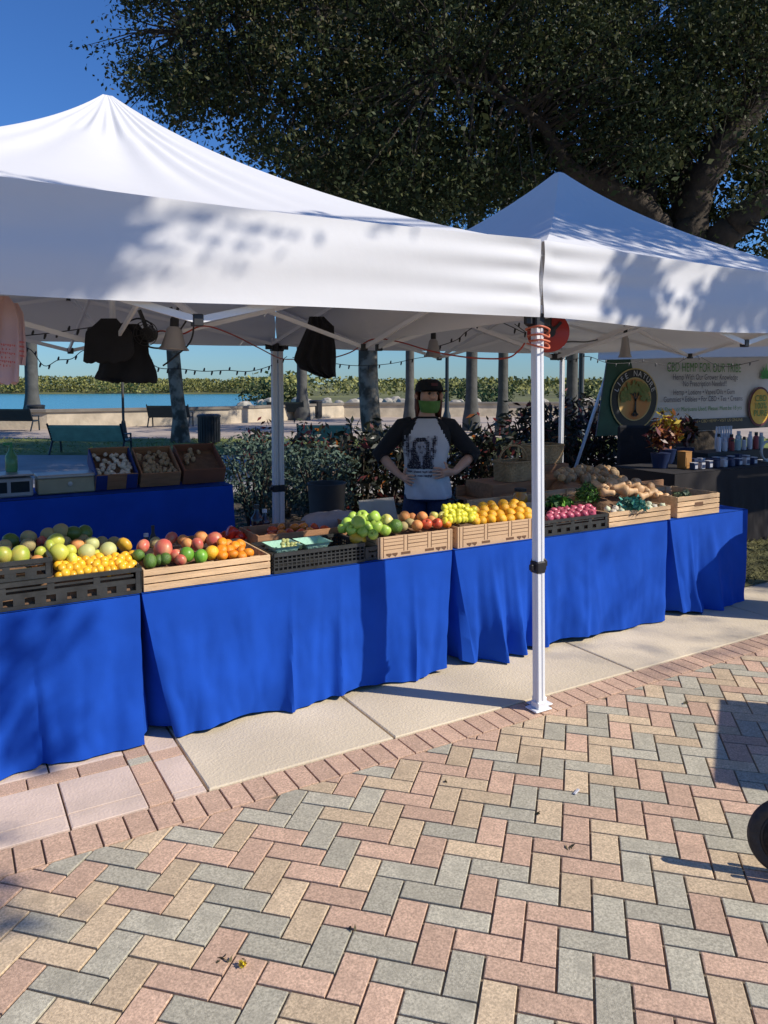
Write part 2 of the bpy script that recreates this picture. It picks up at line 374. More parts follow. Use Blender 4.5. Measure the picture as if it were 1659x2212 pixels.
while len(P) < 90000:
    X = random.uniform(-190, 215); Zs = 150 - 96 * ss(-24, -6, X)
    if X < -9: Z = Zs + 1 + random.expovariate(1 / 14.); h = 2.15 + .45 * math.sin(X * .11) * math.sin(X * .037) + .6 * math.sin(X * .6)
    else: Z = random.uniform(85, 200); h = 1.9 + .4 * math.sin(X * .3 + Z * .1)
    z = random.uniform(-.5, h) if random.random() < .7 else h * random.uniform(.7, 1)
    P.append(CW(X + random.gauss(0, .8), Z, z))
M_mangL = mat('mangrove_leaf_light', (0.20, 0.20, 0.05), .7, var=.3, island=.35)
M_mangD = mat('mangrove_leaf_dark', (0.11, 0.13, 0.04), .7, var=.3, island=.35)
tag(leaf_mesh('mangrove_belt', P, .48, [M_mangL, M_mangD, M_mangL], loc=CW(0, 150), asp=.8), 'belt of yellow green mangroves across the bay', 'mangroves', kind='stuff')
# shrubs on the near right bank
def bush(name, c, r, h, n, size, mats, label, cat, group=None, asp=.5, up=.3, stem=True, prob=None):
    root = empty(name, c, label, cat, group)
    q = NP.normal(size=(n, 3)); q /= np.linalg.norm(q, axis=1)[:, None]; q *= (NP.uniform(.25, 1, n) ** .5)[:, None]
    lump = 1 + .22 * np.sin(q[:, 0] * 5 + c[0]) * np.sin(q[:, 1] * 6 + c[1]) + .12 * np.sin(q[:, 2] * 9 + c[0] * 3)
    q *= lump[:, None]
    C = np.stack([c[0] + q[:, 0] * r, c[1] + q[:, 1] * r, c[2] + np.maximum(.02, h * .52 + q[:, 2] * h * .5)], 1)
    mi = NP.choice(len(mats), n, p=prob) if prob else None
    leaf_mesh('foliage', C, size, mats, root, asp=asp, up=up, mi=mi)
    if stem:
        b = MB()
        for k in range(7):
            a = k * .9 + c[0]; e = Vector((c[0] + math.cos(a) * r * .6, c[1] + math.sin(a) * r * .6, c[2] + h * .75))
            p0 = Vector((c[0] + math.cos(a) * .05, c[1] + math.sin(a) * .05, c[2] - .03))
            b.tube([p0, p0.lerp(e, .5) + Vector((0, 0, h * .1)), e], [.022 * h, .016 * h, .006 * h], 5)
        obj('stem', b, M_bark, root)
    return root
k = 0
for X, Z, r in ((-9.5, 57, 1.6), (-7.6, 56, 1.2), (6.2, 52, 1.6), (8.5, 56, 1.5), (13.5, 52, 1.4), (4.5, 60, 1.3), (24, 56, 2), (30, 60, 2)):
    lab = ['dark bush standing at the end of the water', 'smaller dark bush beside the end of the water', 'dark bush on the bank beside the thin lamp post', 'second dark bush on the bank beside the lamp post',
           'round dark bush on the bank behind the person\'s shoulder', 'low dark bush on the bank near the lamp post', 'wide bush on the bank beyond the next stall', 'widest bush on the bank beyond the next stall'][k]
    bush('shore_bush', CW(X, Z, -.1), r, 1.7, 500, .3, [M_mangD, M_leafD], lab, 'bush', 'bushes on the far bank', stem=False); k += 1
# rocks of the riprap
M_rock = mat('riprap_rock', (0.34, 0.31, 0.26), .95, scale=2, var=.3, bump=.8, bscale=4)
def rock_mesh(seed):
    b = bmesh.new(); bmesh.ops.create_icosphere(b, subdivisions=2, radius=.5); r = random.Random(seed)
    ax = [Vector((r.gauss(0, 1), r.gauss(0, 1), r.gauss(0, 1))).normalized() for _ in range(7)]
    for v in b.verts:
        for a in ax:
            d = v.co.dot(a)
            if d > .34: v.co -= a * (d - .34)
        v.co.z *= .75
    me = bpy.data.meshes.new('rock'); b.to_mesh(me); b.free(); me.materials.append(M_rock); return me
RK = [rock_mesh(i) for i in range(4)]
for i in range(90):
    X = random.uniform(-8, 22) if i < 70 else random.uniform(-9, 2); Z = random.uniform(40, 50)
    o = link('rock', RK[i % 4], None, CW(X, Z, -.45 + .75 * ss(40, 49, Z))); s = random.uniform(.5, 1.15); o.scale = (s, s, s); o.rotation_euler = (random.uniform(0, .5), 0, random.uniform(0, 6))
    tag(o, 'pale rough boulder of the riprap bank beyond the seawall', 'rock', 'rocks of the riprap bank')
# ---- seawall
M_wall = mat('coral_wall', (0.52, 0.44, 0.33), .9, scale=2.2, var=.2, bump=.5, bscale=8)
M_cap = mat('wall_cap', (0.20, 0.175, 0.145), .9, scale=2, var=.2)
root = empty('seawall', CW(-3, 34, 0), 'low cream seawall with a grey cap along the promenade', 'wall')
XW = [x for x in XS if -60 <= x <= 60]; nW = len(XW) - 1; xw = lambda s: XW[int(round(s * nW))]
mb = MB(); mb.grid(lambda s, t: CW(xw(s), wz(xw(s)), -.2 + .76 * t), nW, 1); mb.grid(lambda s, t: CW(xw(s), wz(xw(s)) + .5, -1.6 + 2.16 * t), nW, 1); obj('wall', mb, M_wall, root)
prof = [(-.08, .56), (-.08, .66), (.58, .66), (.58, .56), (-.08, .56)]
mb = MB(); mb.grid(lambda s, t: CW(xw(s), wz(xw(s)) + prof[int(round(t * 4))][0], prof[int(round(t * 4))][1]), nW, 4); obj('coping', mb, M_cap, root)
# ---- trees of the promenade
def trunk_path(p, q, n=7, wob=.06):
    p, q = Vector(p), Vector(q); pts = []
    for i in range(n):
        t = i / (n - 1); pts.append(p.lerp(q, t) + Vector((math.sin(i * 1.9 + p.x), math.cos(i * 2.3 + p.y), 0)) * wob * (0 < i))
    return pts
M_frond = mat('palm_frond', (0.05, 0.085, 0.025), .5, var=.3, island=.3)
def palm(px0, px1, Z, wpx, label, h=8.5, ybase=None):
    """straight palm: trunk edges at px0..px1"""
    base = D((px0 + px1) / 2, HZ + (EYE) * FPX / Z * .97, Z); base.z = -.05; r = (px1 - px0) / 2 * Z / FPX
    top = base + Vector((0, 0, h)); root = empty('palm_tree', base, label, 'palm tree', 'tall palms along the promenade')
    mb = MB(); n = 22; P = [base.lerp(top, i / n) for i in range(n + 1)]
    mb.tube(P, [r * (1.7 - .7 * ss(0, .16, i / n)) * (1 + .03 * (i % 2)) for i in range(n + 1)], 14); obj('trunk', mb, M_palm, root, smooth=True)
    L = []
    for k in range(16):
        a = k * 2.399; el = 1.1 - k * .1
        p = Vector(top)
        for i in range(26):
            t = i / 25; d = Vector((math.cos(a) * math.cos(el - t * 1.6), math.sin(a) * math.cos(el - t * 1.6), math.sin(el - t * 1.6))); p = p + d * .09
            for sgn in (-1, 1):
                for w in (.1, .22): L.append(p + Vector((-math.sin(a), math.cos(a), -.35)) * sgn * w)
    leaf_mesh('fronds', L, .3, M_frond, root, asp=.22, up=.4); return root
palm(58, 84, 31, 0, 'pale palm trunk far left beside the trash bin, in front of the water')
palm(642, 664, 33, 0, 'bluish palm trunk just right of the inner tent leg')
palm(876, 894, 29, 0, 'slim palm trunk just right of the mottled tree')
palm(1006, 1030, 26, 0, 'palm trunk just right of the person with the mask')
palm(1075, 1096, 23.5, 0, 'dark palm trunk left of the front tent leg')
palm(1222, 1246, 24, 0, 'palm trunk right behind the inner leg of the second tent')
palm(1248, 1260, 30, 0, 'thinnest palm trunk beside the inner leg of the second tent')
def shade_tree(path, radii, label, crown_c, crown_r, n, seed, lean=0):
    root = empty('promenade_tree', path[0], label, 'tree', 'trees behind the stall')
    mb = MB(); mb.tube(path, radii, 12); top = Vector(path[-1]); rr = random.Random(seed)
    for k in range(6):
        a = k * 1.05 + seed; e = Vector(crown_c) + Vector((math.cos(a) * crown_r * .75, math.sin(a) * crown_r * .75, rr.uniform(-.2, .5) * crown_r))
        mb.tube([top - Vector((0, 0, .2)), top.lerp(e, .5) + Vector((0, 0, .3)), e], [radii[-1] * .7, radii[-1] * .4, .02], 7)
    obj('trunk', mb, M_bark2, root, smooth=True)
    q = NP.normal(size=(60, 3)); q /= np.linalg.norm(q, axis=1)[:, None]; q *= NP.uniform(.5, 1, 60)[:, None] * crown_r; q[:, 2] *= .6
    C = np.repeat(q, n // 60, 0) + NP.normal(size=(n // 60 * 60, 3)) * .38 + np.array(crown_c)
    leaf_mesh('crown', C, .17, [M_leafD, M_leafL], root, asp=.5); return root
def grow(px_pts, Z, wpx):
    P = [D(x, y, Z) for x, y in px_pts]; P[0].z = -.05; return P, [w / 2 * Z / FPX for w in wpx]
P, r = grow([(390, 958), (388, 900), (382, 850), (377, 800), (374, 760), (370, 640), (372, 560)], 21, [44, 30, 29, 29, 28, 25, 20])
shade_tree(P, r, 'mottled tree trunk left of the trash bin, beside the green bench', P[-1] + Vector((0, 0, 1.4)), 2.1, 9000, 3)
P, r = grow([(812, 985), (806, 945), (800, 900), (797, 850), (795, 800), (795, 750), (792, 640), (792, 560)], 18.5, [60, 47, 45, 44, 43, 42, 34, 30])
shade_tree(P, r, 'mottled tree trunk left of the person, behind the dark shrubs', P[-1] + Vector((0, 0, 1.2)), 2., 9000, 5)
# ---- lamp posts, sign pole
M_post = mat('dark_green_post', (0.012, 0.022, 0.03), .45)
def lamp(px, Z, h, label):
    b = D(px, 900, Z); b.z = 0; root = empty('lamp_post', b, label, 'lamp post', 'lamp posts of the promenade')
    mb = MB(); mb.lathe([(.2, 0), (.2, .12), (.14, .2), (.13, .55), (.08, .7), (.06, 1.2), (.055, h), (0, h)], b, 14); obj('post', mb, M_post, root, smooth=True)
    mb = MB(); mb.lathe([(.05, h), (.14, h + .08), (.17, h + .35), (.1, h + .55), (.02, h + .65)], b, 12); obj('lantern', mb, M_wmetal, root, smooth=True)
    return root
lamp(965, 24.5, 4.6, 'thin dark lamp post between the mottled tree and the person')
lamp(1254, 22, 4.6, 'dark lamp post near the inner leg of the second tent')
b = D(267, 930, 22); b.z = -.03; root = empty('sign_pole', b, 'thin grey metal pole rising behind the green bench', 'pole')
mb = MB(); mb.tube([b, b + Vector((0, 0, 3.6))], .038, 8); obj('pole', mb, M_palm, root); mb = MB(); mb.lathe([(.13, 0), (.12, .05), (.06, .5), (.045, .55)], b, 10); obj('base', mb, M_palm, root)
# ---- benches
M_gslat = mat('green_bench_slat', (0.12, 0.29, 0.20), .5, scale=6, var=.15)
M_dslat = mat('dark_bench_slat', (0.012, 0.02, 0.018), .5)
def bench(p0, p1, label, slat, facing, hs=.72):
    """p0,p1 ends of the seat on the ground; facing = unit vector the sitter looks along"""
    p0, p1 = Vector(p0), Vector(p1); c = (p0 + p1) / 2; d = (p1 - p0); Lg = d.length; d.normalize(); f = Vector(facing).normalized()
    root = empty('park_bench', c, label, 'bench', 'park benches of the promenade')
    Q = lambda s, y, z: c + d * s * Lg + f * y + Vector((0, 0, z * hs - .03))
    mb = MB()
    for k in range(5): mb.bar(Q(-.48, -.14 + .1 * k, .44), Q(.48, -.14 + .1 * k, .44), .08, .03)
    obj('seat', mb, slat, root); mb = MB()
    for k in range(6): mb.bar(Q(-.48, -.2 - .035 * k, .5 + .082 * k), Q(.48, -.2 - .035 * k, .5 + .082 * k), .025, .07)
    obj('backrest', mb, slat, root)
    for s in (-.49, .49):
        mb = MB(); mb.tube([Q(s, .3, 0), Q(s, .27, .42), Q(s, -.16, .42), Q(s, -.22, .55), Q(s, -.42, 1.0)], .025, 6); mb.tube([Q(s, -.36, 0), Q(s, -.17, .42)], .025, 6)
        mb.tube([Q(s, .27, .42), Q(s, .27, .64), Q(s, -.2, .66)], .022, 6); obj('leg', mb, M_post, root)
    return root
away = Vector((FW[0], FW[1], 0))
bench(CW(-7.75, 17.6), CW(-6.0, 17.5), 'light green slatted bench on the lawn, turned to the water', M_gslat, away, .72)
bench(CW(-13.7, 26), CW(-12.0, 25.8), 'dark green bench far left beside the pale palm', M_dslat, away, .8)
bench(CW(-8.75, 28), CW(-7.2, 28), 'dark bench behind the mottled tree left of the trash bin', M_dslat, away, .85)
bench(CW(-5.1, 33), CW(-3.5, 33), 'small dark bench by the seawall behind the inner tent leg', M_dslat, away, .85)
bench(CW(-2.0, 17.6), CW(-.75, 17.6), 'green bench half hidden between the dark shrubs and the mottled tree', M_gslat, away, .72)
# ---- trash bins
def bin_(px, py, Z, wpx, h, label):
    c = D(px, py, Z); c.z = -.03; r = wpx / 2 * Z / FPX; root = empty('trash_bin', c, label, 'trash bin', 'slatted trash bins')
    mb = MB()
    for k in range(24):
        a = 2 * math.pi * k / 24; mb.box(c + Vector((math.cos(a) * r, math.sin(a) * r, h * .5)), (.012, r * .2, h * .9), 0, Euler((0, 0, a)))
    mb.lathe([(r * .9, .03), (r * .9, h * .9)], c, 20); obj('body', mb, M_black, root)
    mb = MB(); mb.lathe([(r * 1.08, h * .9), (r * 1.08, h * .97), (r * .9, h), (r * .5, h), (r * .5, h * .93)], c, 20); obj('lid', mb, M_black, root, smooth=True)
bin_(452, 950, 20.5, 47, .8, 'black slatted trash bin between the mottled tree and the silver shrub')
bin_(78, 920, 29, 36, .8, 'black trash bin at the foot of the pale palm')
bin_(682, 900, 34.5, 27, .85, 'small far black trash bin right of the bluish palm')
bin_(1282, 915, 26, 24, .85, 'small far black trash bin behind the second tent')
# ================================================================== the two canopy tents
T_L = 3.285; EAVE, HEM = 2.32, 1.955
def tent(label, u0, v0, zp, wr, nudge=None, slant=0, T_L=T_L):
    root = empty('canopy_tent', (u0 + T_L / 2, v0 + T_L / 2, 0), label, 'canopy tent', 'white pop-up canopies of the stall')
    u1, v1 = u0 + T_L, v0 + T_L; cu, cv = (u0 + u1) / 2, (v0 + v1) / 2
    cor = [Vector((u0, v0, EAVE)), Vector((u1, v0, EAVE)), Vector((u1, v1, EAVE)), Vector((u0, v1, EAVE))]
    rise = zp - EAVE
    mb = MB()
    for k in range(4):
        A, Bc = cor[k], cor[(k + 1) % 4]
        def f(s, t, A=A, Bc=Bc, k=k):
            tt = t * .985; b = A.lerp(Bc, s); p = b.lerp(Vector((cu, cv, EAVE)), tt); e = math.sin(math.pi * s)
            z = EAVE + rise * (.86 * tt ** 1.3 + .14 * tt ** 5)
            z -= .10 * e * tt * (1 - tt) + .022 * e * (1 - tt) ** 3
            z += wr * .012 * math.sin(s * 43 + 3 * math.sin(s * 9 + k)) * (tt ** 2) * (1 - tt) * 5 * e
            z += wr * .008 * math.sin(s * 61 + 2) * ss(.72, .8, tt) * (1 - ss(.8, .97, tt)) * e
            p.z = z; return p
        mb.grid(f, 64, 40)
    obj('roof', mb, M_canvas, root, smooth='all')
    out = [Vector((0, -1, 0)), Vector((1, 0, 0)), Vector((0, 1, 0)), Vector((-1, 0, 0))]
    for k in range(4):
        A, Bc, n = cor[k], cor[(k + 1) % 4], out[k]
        def f(s, t, A=A, Bc=Bc, n=n, k=k):
            p = A.lerp(Bc, s); e = math.sin(math.pi * s); drop = EAVE - HEM
            p.z = EAVE - .022 * e + .004 - t * (drop + .012 * math.sin(s * 6.3 + k) * e)
            edge = math.exp(-min(s, 1 - s) * 9) * (1 - math.exp(-min(s, 1 - s) * 120))
            w = .011 * math.sin(t * 21 + 1.2 * math.sin(s * 4 + k) + s * 3) * edge + .006 * math.sin(t * 8 + s * 7) * (1 - edge)
            w += (.010 * math.sin(s * 13 + k + t) * t + .014 * t) * (1 - math.exp(-min(s, 1 - s) * 40))
            p += n * (.006 + w); return p
        obj('valance', MB().grid(f, 90, 26), M_canvas, root, smooth='all')
    # legs, brackets, feet
    for k, (x, y, su, sv) in enumerate(((u0, v0, 1, 1), (u1, v0, -1, 1), (u1, v1, -1, -1), (u0, v1, 1, -1))):
        x += su * .028; y += sv * .03
        tilt = 0
        if nudge and k in nudge: x += nudge[k][0]; y += nudge[k][1]; tilt = nudge[k][2]
        def lean(mb):
            if tilt: mb.v = [(p[0] + tilt * (1 - p[2] / 2), p[1], p[2]) for p in mb.v]
            return mb
        if slant:
            leg = obj('leg', MB().tube([(x - su * slant, y - sv * slant * .8, .004), (x + su * .10, y + sv * .10, 2.0), (x + su * .08, y + sv * .08, 2.3)], .022, 8), M_wmetal, root); mb = MB(); mb.box((x - su * slant, y - sv * slant * .8, .012), (.1, .1, .014)); obj('foot', mb, M_black, leg); continue
        mb = MB(); W2 = .023
        for dx, dy in ((-1, -1), (1, -1), (1, 1), (-1, 1)):
            mb.box((x + dx * .0135, y + dy * .0135, 1.02), (.0165, .0165, 2.0), 0, None, .004)
        mb.box((x, y, 1.02), (.036, .036, 2.0))
        leg = obj('leg', lean(mb), M_wmetal, root)
        mb = MB(); mb.box((x, y, .39), (.034, .034, .74), 0, None, .003); obj('lower_tube', lean(mb), M_wmetal, leg)
        mb = MB(); mb.box((x, y, .0095), (.105, .085, .009), 0, None, .003); mb.box((x, y, .03), (.055, .055, .035), 0, None, .004); obj('foot', lean(mb), M_wmetal, leg)
        mb = MB(); mb.box((x, y, .735), (.058, .058, .06), 0, None, .006); mb.box((x + su * .035, y, .735), (.03, .024, .03), 0, None, .004); obj('height_clip', lean(mb), M_black, leg)
        mb = MB(); mb.box((x, y, 1.945), (.056, .056, .07), 0, None, .006); mb.box((x + su * .05, y, 1.95), (.05, .022, .05), 0, None, .004); mb.box((x, y + sv * .05, 1.95), (.022, .05, .05), 0, None, .004)
        obj('bracket', lean(mb), M_black, leg)
    # scissor trusses: two crossings along each side, and from every side's middle to the mast
    zt, zb, zl = EAVE - .05, 1.86, 1.97
    I = .045
    if slant: return root
    mid = []
    for k in range(4):
        A, Bc = cor[k].copy(), cor[(k + 1) % 4].copy(); n = -out[k] * I; A += n; Bc += n; m = (A + Bc) / 2; d = (Bc - A).normalized(); mid.append(m)
        lo = Vector((m.x, m.y, zb + .02)); hi = Vector((m.x, m.y, zt))
        for P_, sgn in ((A, 1), (Bc, -1)):
            q = P_ + d * sgn * .05
            mb = MB(); mb.bar(Vector((q.x, q.y, zt)) - n * .18, lo - n * .18, .013, .026); obj('truss_bar', mb, M_wmetal, root)
            mb = MB(); mb.bar(Vector((q.x, q.y, zl)) + n * .2, hi + n * .2, .013, .026); obj('truss_bar', mb, M_wmetal, root)
        mb = MB(); mb.box(lo, (.04, .04, .045), 0, None, .004); mb.box(hi, (.04, .04, .045), 0, None, .004); obj('truss_joint', mb, M_black, root)
    c_lo, c_hi = Vector((cu, cv, 1.845)), Vector((cu, cv, 2.36))
    for m in mid:
        t = (Vector((cu, cv, 0)) - Vector((m.x, m.y, 0))).normalized(); sd = Vector((-t.y, t.x, 0)) * .012
        mb = MB(); mb.bar(Vector((m.x, m.y, zt)) + sd, c_lo + sd - t * .03, .013, .026); obj('truss_bar', mb, M_wmetal, root)
        mb = MB(); mb.bar(Vector((m.x, m.y, zb + .02)) - sd, c_hi - sd - t * .03, .013, .026); obj('truss_bar', mb, M_wmetal, root)
    mb = MB(); mb.tube([c_lo, (cu, cv, zp - .06)], .018, 10); obj('mast', mb, M_wmetal, root)
    for c in (c_lo, c_hi):
        mb = MB(); mb.box(c, (.07, .07, .05), 0, None, .006); obj('hub', mb, M_black, root)
    mb = MB(); mb.lathe([(0, zp - .02), (.02, zp - .023), (.035, zp - .035), (.02, zp - .07)], (cu, cv, 0), 14); obj('peak_cap', mb, M_canvas, root, smooth=True)
    return root
U1, U2, VT = 2.475, 2.50, 2.745
t1 = tent('left white canopy tent with a wrinkled peak, over the fruit crates', U1 - T_L, VT, 3.225, 1.0, {1: (.043, 0, .05)})
t2 = tent('right white canopy tent with a shaded smooth peak, left of the banner', U2, VT, 3.275, .12, {0: (.003, .038, .05), 3: (-.025, .0, 0)})
# ================================================================== tables and cloths
M_top = mat('folding_table_top', (0.5, 0.5, 0.48), .6)
TZ = .698
def folding_table(u0, u1, v0, v1, z, label):
    root = empty('folding_table', ((u0 + u1) / 2, (v0 + v1) / 2, 0), label, 'folding table', 'folding tables under the blue cloths')
    mb = MB(); mb.box(((u0 + u1) / 2, (v0 + v1) / 2, z - .03), (u1 - u0 - .03, v1 - v0 - .03, .04), 0, None, .008); obj('table_top', mb, M_top, root)
    for x in (u0 + .22, u1 - .22):
        mb = MB(); mb.tube([(x, v0 + .1, 0.004), (x, v0 + .1, z - .05)], .014, 8); mb.tube([(x, v1 - .1, .004), (x, v1 - .1, z - .05)], .014, 8); mb.tube([(x, v0 + .1, .3), (x, v1 - .1, .3)], .012, 8); obj('leg', mb, M_palm, root)
def cloth(u0, u1, v0, v1, z, label, seed, folds, li=.0, ri=.0, lift=lambda s: .02, flare=.015, name='tablecloth', m=None, group='blue tablecloths of the stall', bulge=()):
    """sheet on the table top and hanging on all sides; li/ri pull the lower front corners in; folds = (centre, width, depth) in metres along the front"""
    H = z; rnd = random.Random(seed); mb = MB()
    Lf, Ld = u1 - u0, v1 - v0
    n_f, n_s = int(Lf / .0125), 34
    per = []
    for i in range(n_s): per.append((u0, v1 - Ld * i / n_s, -1, 0, 0))
    for i in range(n_f + 1):
        s = i / n_f; a = -1 if s < .5 else 1; k = math.exp(-min(s, 1 - s) * Lf / .025)
        per.append((u0 + Lf * s, v0, a * k, -1, s))
    for i in range(1, n_s + 1): per.append((u1, v0 + Ld * i / n_s, 1, 0, 1))
    ph = [rnd.uniform(0, 6.28) for _ in range(8)]
    nz = 26
    def pt(i, d):
        x, y, nx, ny, s = per[i]; t = d; q = t ** .8
        off = flare * q
        xs = x if ny else y
        rp = .010 * math.sin(xs * 9 + ph[0] + .6 * math.sin(t * 3)) + .007 * math.sin(xs * 17 + ph[1] + t * 1.5) + .005 * math.sin(xs * 37 + ph[2] - t * 2) * (.4 + .6 * math.sin(xs * 3 + ph[4]) ** 2)
        if ny:
            for c, wd, dp in folds:
                cc = c + (t - .5) * .05 * math.sin(c * 7); e = (x - cc) / (wd * (.35 + .65 * t)); rp += dp * math.exp(-e * e) * q * 1.2
            for c, wd, zc, hh, dp in bulge:
                rp += dp * math.exp(-((x - c) / wd) ** 2 - ((t - zc) / hh) ** 2)
        else:
            rp += .03 * math.sin(xs * 16 + ph[3]) * q
        nv = Vector((x * 5.5 + y * 5.5, t * 2.2 + seed * 7.1, seed)); wr = noise.noise(nv) * .016 + (abs(noise.noise(nv * 2.1)) - .25) * .012 + noise.noise(Vector((xs * 26, t * 5, seed))) * .003
        rp = rp * 1.25 + wr * min(1, t * 4)
        off += rp * q
        L = math.hypot(nx, ny) or 1
        px, py = x + nx / L * off, y + ny / L * off
        k = t ** 1.1
        if ny:
            px += li * k * math.exp(-(x - u0) / .22) - ri * k * math.exp(-(u1 - x) / .22)
        else:
            sg = li if nx < 0 else -ri; px += sg * k * math.exp(-abs(y - v0) / .3)
        lf = lift(s) if ny else .02 + .02 * math.sin(xs * 8)
        zz = z - (H - max(.006, lf)) * t
        if t < .05: zz -= .002
        return (px, py, zz)
    vs = [pt(i, j / nz) for j in range(nz + 1) for i in range(len(per))]; n = len(per)
    fs = [(j * n + i, j * n + i + 1, (j + 1) * n + i + 1, (j + 1) * n + i) for j in range(nz) for i in range(n - 1)]
    mb.add(vs, fs)
    mb.add([(u0, v0, z + .001), (u1, v0, z + .001), (u1, v1, z + .001), (u0, v1, z + .001)], [(0, 1, 2, 3)])
    mb.add([pt(0, j / nz) for j in range(nz + 1)] + [pt(n - 1, j / nz) for j in range(nz + 1)], [(j, j + 1, nz + 2 + j, nz + 1 + j) for j in range(nz)])
    o = obj(name, mb, m or M_blue, None, smooth=True, origin=((u0 + u1) / 2, (v0 + v1) / 2, 0)); tag(o, label, 'tablecloth', group)
    return o
TV0, TV1 = 3.41, 4.16
tabs = [(-1.02, .735, 'folding table under the leftmost blue cloth'), (.745, 2.455, 'folding table under the blue cloth left of the front leg'), (2.475, 4.27, 'folding table under the pleated blue cloth behind the front leg'), (4.30, 5.17, 'short folding table under the rightmost blue cloth')]
for a, b, l in tabs: folding_table(a + .02, b - .02, TV0 + .02, TV1 - .02, TZ - .004, l)
cloth(-1.02, .735, TV0, TV1, TZ, 'leftmost blue tablecloth, under the black fruit crates', 1, [(-.1, .05, .02), (.12, .02, .012), (.3, .022, -.022), (.55, .09, .018)], 0, .02, lambda s: .012, bulge=[(.62, .05, .6, .3, -.02)])
cloth(.745, 2.455, TV0, TV1, TZ, 'long blue tablecloth crossed by the shadow of the tent leg', 2, [(.98, .07, .02), (1.2, .1, -.012), (1.46, .024, .026), (1.62, .03, -.012), (1.74, .03, .024), (1.95, .05, .01), (2.2, .024, .02), (2.36, .04, -.01)], .15, .05,
      lambda s: .012 + .022 * math.sin(s * 7.5) ** 2, bulge=[(1.2, .25, .75, .3, .02)])
cloth(2.475, 4.27, TV0, TV1, TZ, 'deeply pleated blue tablecloth behind the white front leg', 3, [(2.62, .05, -.03), (2.74, .045, .05), (2.83, .03, -.025), (2.92, .045, .045), (3.03, .035, -.03), (3.14, .04, .03), (3.3, .05, -.012), (3.5, .03, .012), (3.8, .08, .012), (4.1, .06, -.012)], .15, .06,
      lambda s: .012 + .03 * (1 - abs(2 * s - 1)) ** 2, bulge=[(3.75, .4, .75, .3, .015)])
cloth(4.30, 5.17, TV0, TV1, TZ, 'rightmost blue tablecloth with a curled front hem, under the end crate', 4, [(4.5, .04, .05), (4.62, .05, -.035), (4.76, .06, .03), (5.0, .1, .01)], .16, .02, lambda s: .006 if s > .25 else .03, bulge=[(4.6, .06, .95, .12, .05)])
# back table along the rear of the left tent
folding_table(-.6, 1.9, 5.63, 6.2, .846, 'long folding table under the dark blue cloth at the back')
cloth(-.62, 1.93, 5.6, 6.22, .85, 'blue tablecloth of the back table, in the shade of the left tent', 8, [(.2, .1, .01), (1.1, .12, .012)], 0, 0)
# ================================================================== live oak behind the tents
OZ = 13.5
root = empty('oak_tree', CW((1500 - PW / 2) / FPX * OZ, OZ, -.05), 'huge dark live oak spreading its crown over both tents', 'oak tree')
def limb(mb, pts, n=12, mi=0):
    P = []; r = []
    ctr = [(D(x, y, Z), w / 2 * Z / FPX) for x, y, Z, w in pts]
    for i in range(len(ctr) - 1):
        p0 = ctr[max(i - 1, 0)][0]; p1, p2 = ctr[i][0], ctr[i + 1][0]; p3 = ctr[min(i + 2, len(ctr) - 1)][0]
        for k in range(6):
            t = k / 6
            P.append(.5 * ((2 * p1) + (p2 - p0) * t + (2 * p0 - 5 * p1 + 4 * p2 - p3) * t * t + (3 * p1 - p0 - 3 * p2 + p3) * t ** 3)); r.append(ctr[i][1] * (1 - t) + ctr[i + 1][1] * t)
    P.append(ctr[-1][0]); r.append(ctr[-1][1])
    for i in range(len(P)): P[i] = P[i] + Vector((math.sin(i * 1.7), math.cos(i * 2.1), math.sin(i * 1.1))) * r[i] * .12
    mb.tube(P, r, n, mi); return P
mb = MB()
base = CW((1500 - PW / 2) / FPX * OZ, OZ, -.05); tp = D(1490, 560, OZ)
mb.tube([base, base.lerp(tp, .1), base.lerp(tp, .3), base.lerp(tp, .7), tp, tp + Vector((0, 0, .35))], [.75, .55, .46, .44, .46, .2], 16)
LB = []
LB.append(limb(mb, [(1480, 590, 13.5, 80), (1485, 520, 13.5, 74), (1510, 410, 13.4, 62), (1560, 320, 13.3, 58), (1640, 215, 13.2, 52), (1760, 60, 13, 44), (1900, -120, 12.8, 30), (2050, -300, 12.5, 10)]))
LB.append(limb(mb, [(1470, 580, 13.5, 70), (1430, 505, 13.5, 58), (1390, 450, 13.3, 50), (1310, 405, 13, 44), (1235, 370, 12.7, 36), (1205, 325, 12.5, 30), (1172, 272, 12.3, 22), (1120, 230, 12, 16), (1040, 190, 11.8, 10), (950, 160, 11.5, 5)]))
LB.append(limb(mb, [(1500, 590, 13.5, 70), (1560, 515, 13.3, 62), (1625, 455, 13, 58), (1720, 400, 12.7, 50), (1900, 320, 12, 38), (2150, 200, 11.5, 18), (2350, 100, 11, 6)]))
LB.append(limb(mb, [(1390, 450, 13.4, 40), (1400, 400, 13.8, 34), (1380, 300, 14.2, 28), (1330, 150, 14.6, 22), (1250, -20, 15, 16), (1150, -220, 15, 8)]))
LB.append(limb(mb, [(1485, 510, 13.6, 50), (1470, 420, 14, 44), (1480, 300, 14.5, 38), (1500, 100, 15, 30), (1480, -150, 15.4, 20), (1400, -400, 15.4, 8)]))
LB.append(limb(mb, [(1310, 405, 13, 26), (1180, 390, 13.2, 20), (1020, 350, 13.4, 15), (850, 290, 13.4, 11), (680, 230, 13.2, 7), (480, 200, 13, 3)]))
LB.append(limb(mb, [(1172, 272, 12.3, 16), (1000, 120, 12.3, 12), (820, 40, 12.3, 9), (620, 20, 12.3, 6), (420, 70, 12.2, 3)]))
LB.append(limb(mb, [(1380, 300, 14.2, 18), (1150, 100, 14, 13), (900, -80, 13.6, 9), (650, -180, 13, 6), (430, -120, 12.6, 3)]))
obj('trunk', mb, M_bark, root, smooth='all')
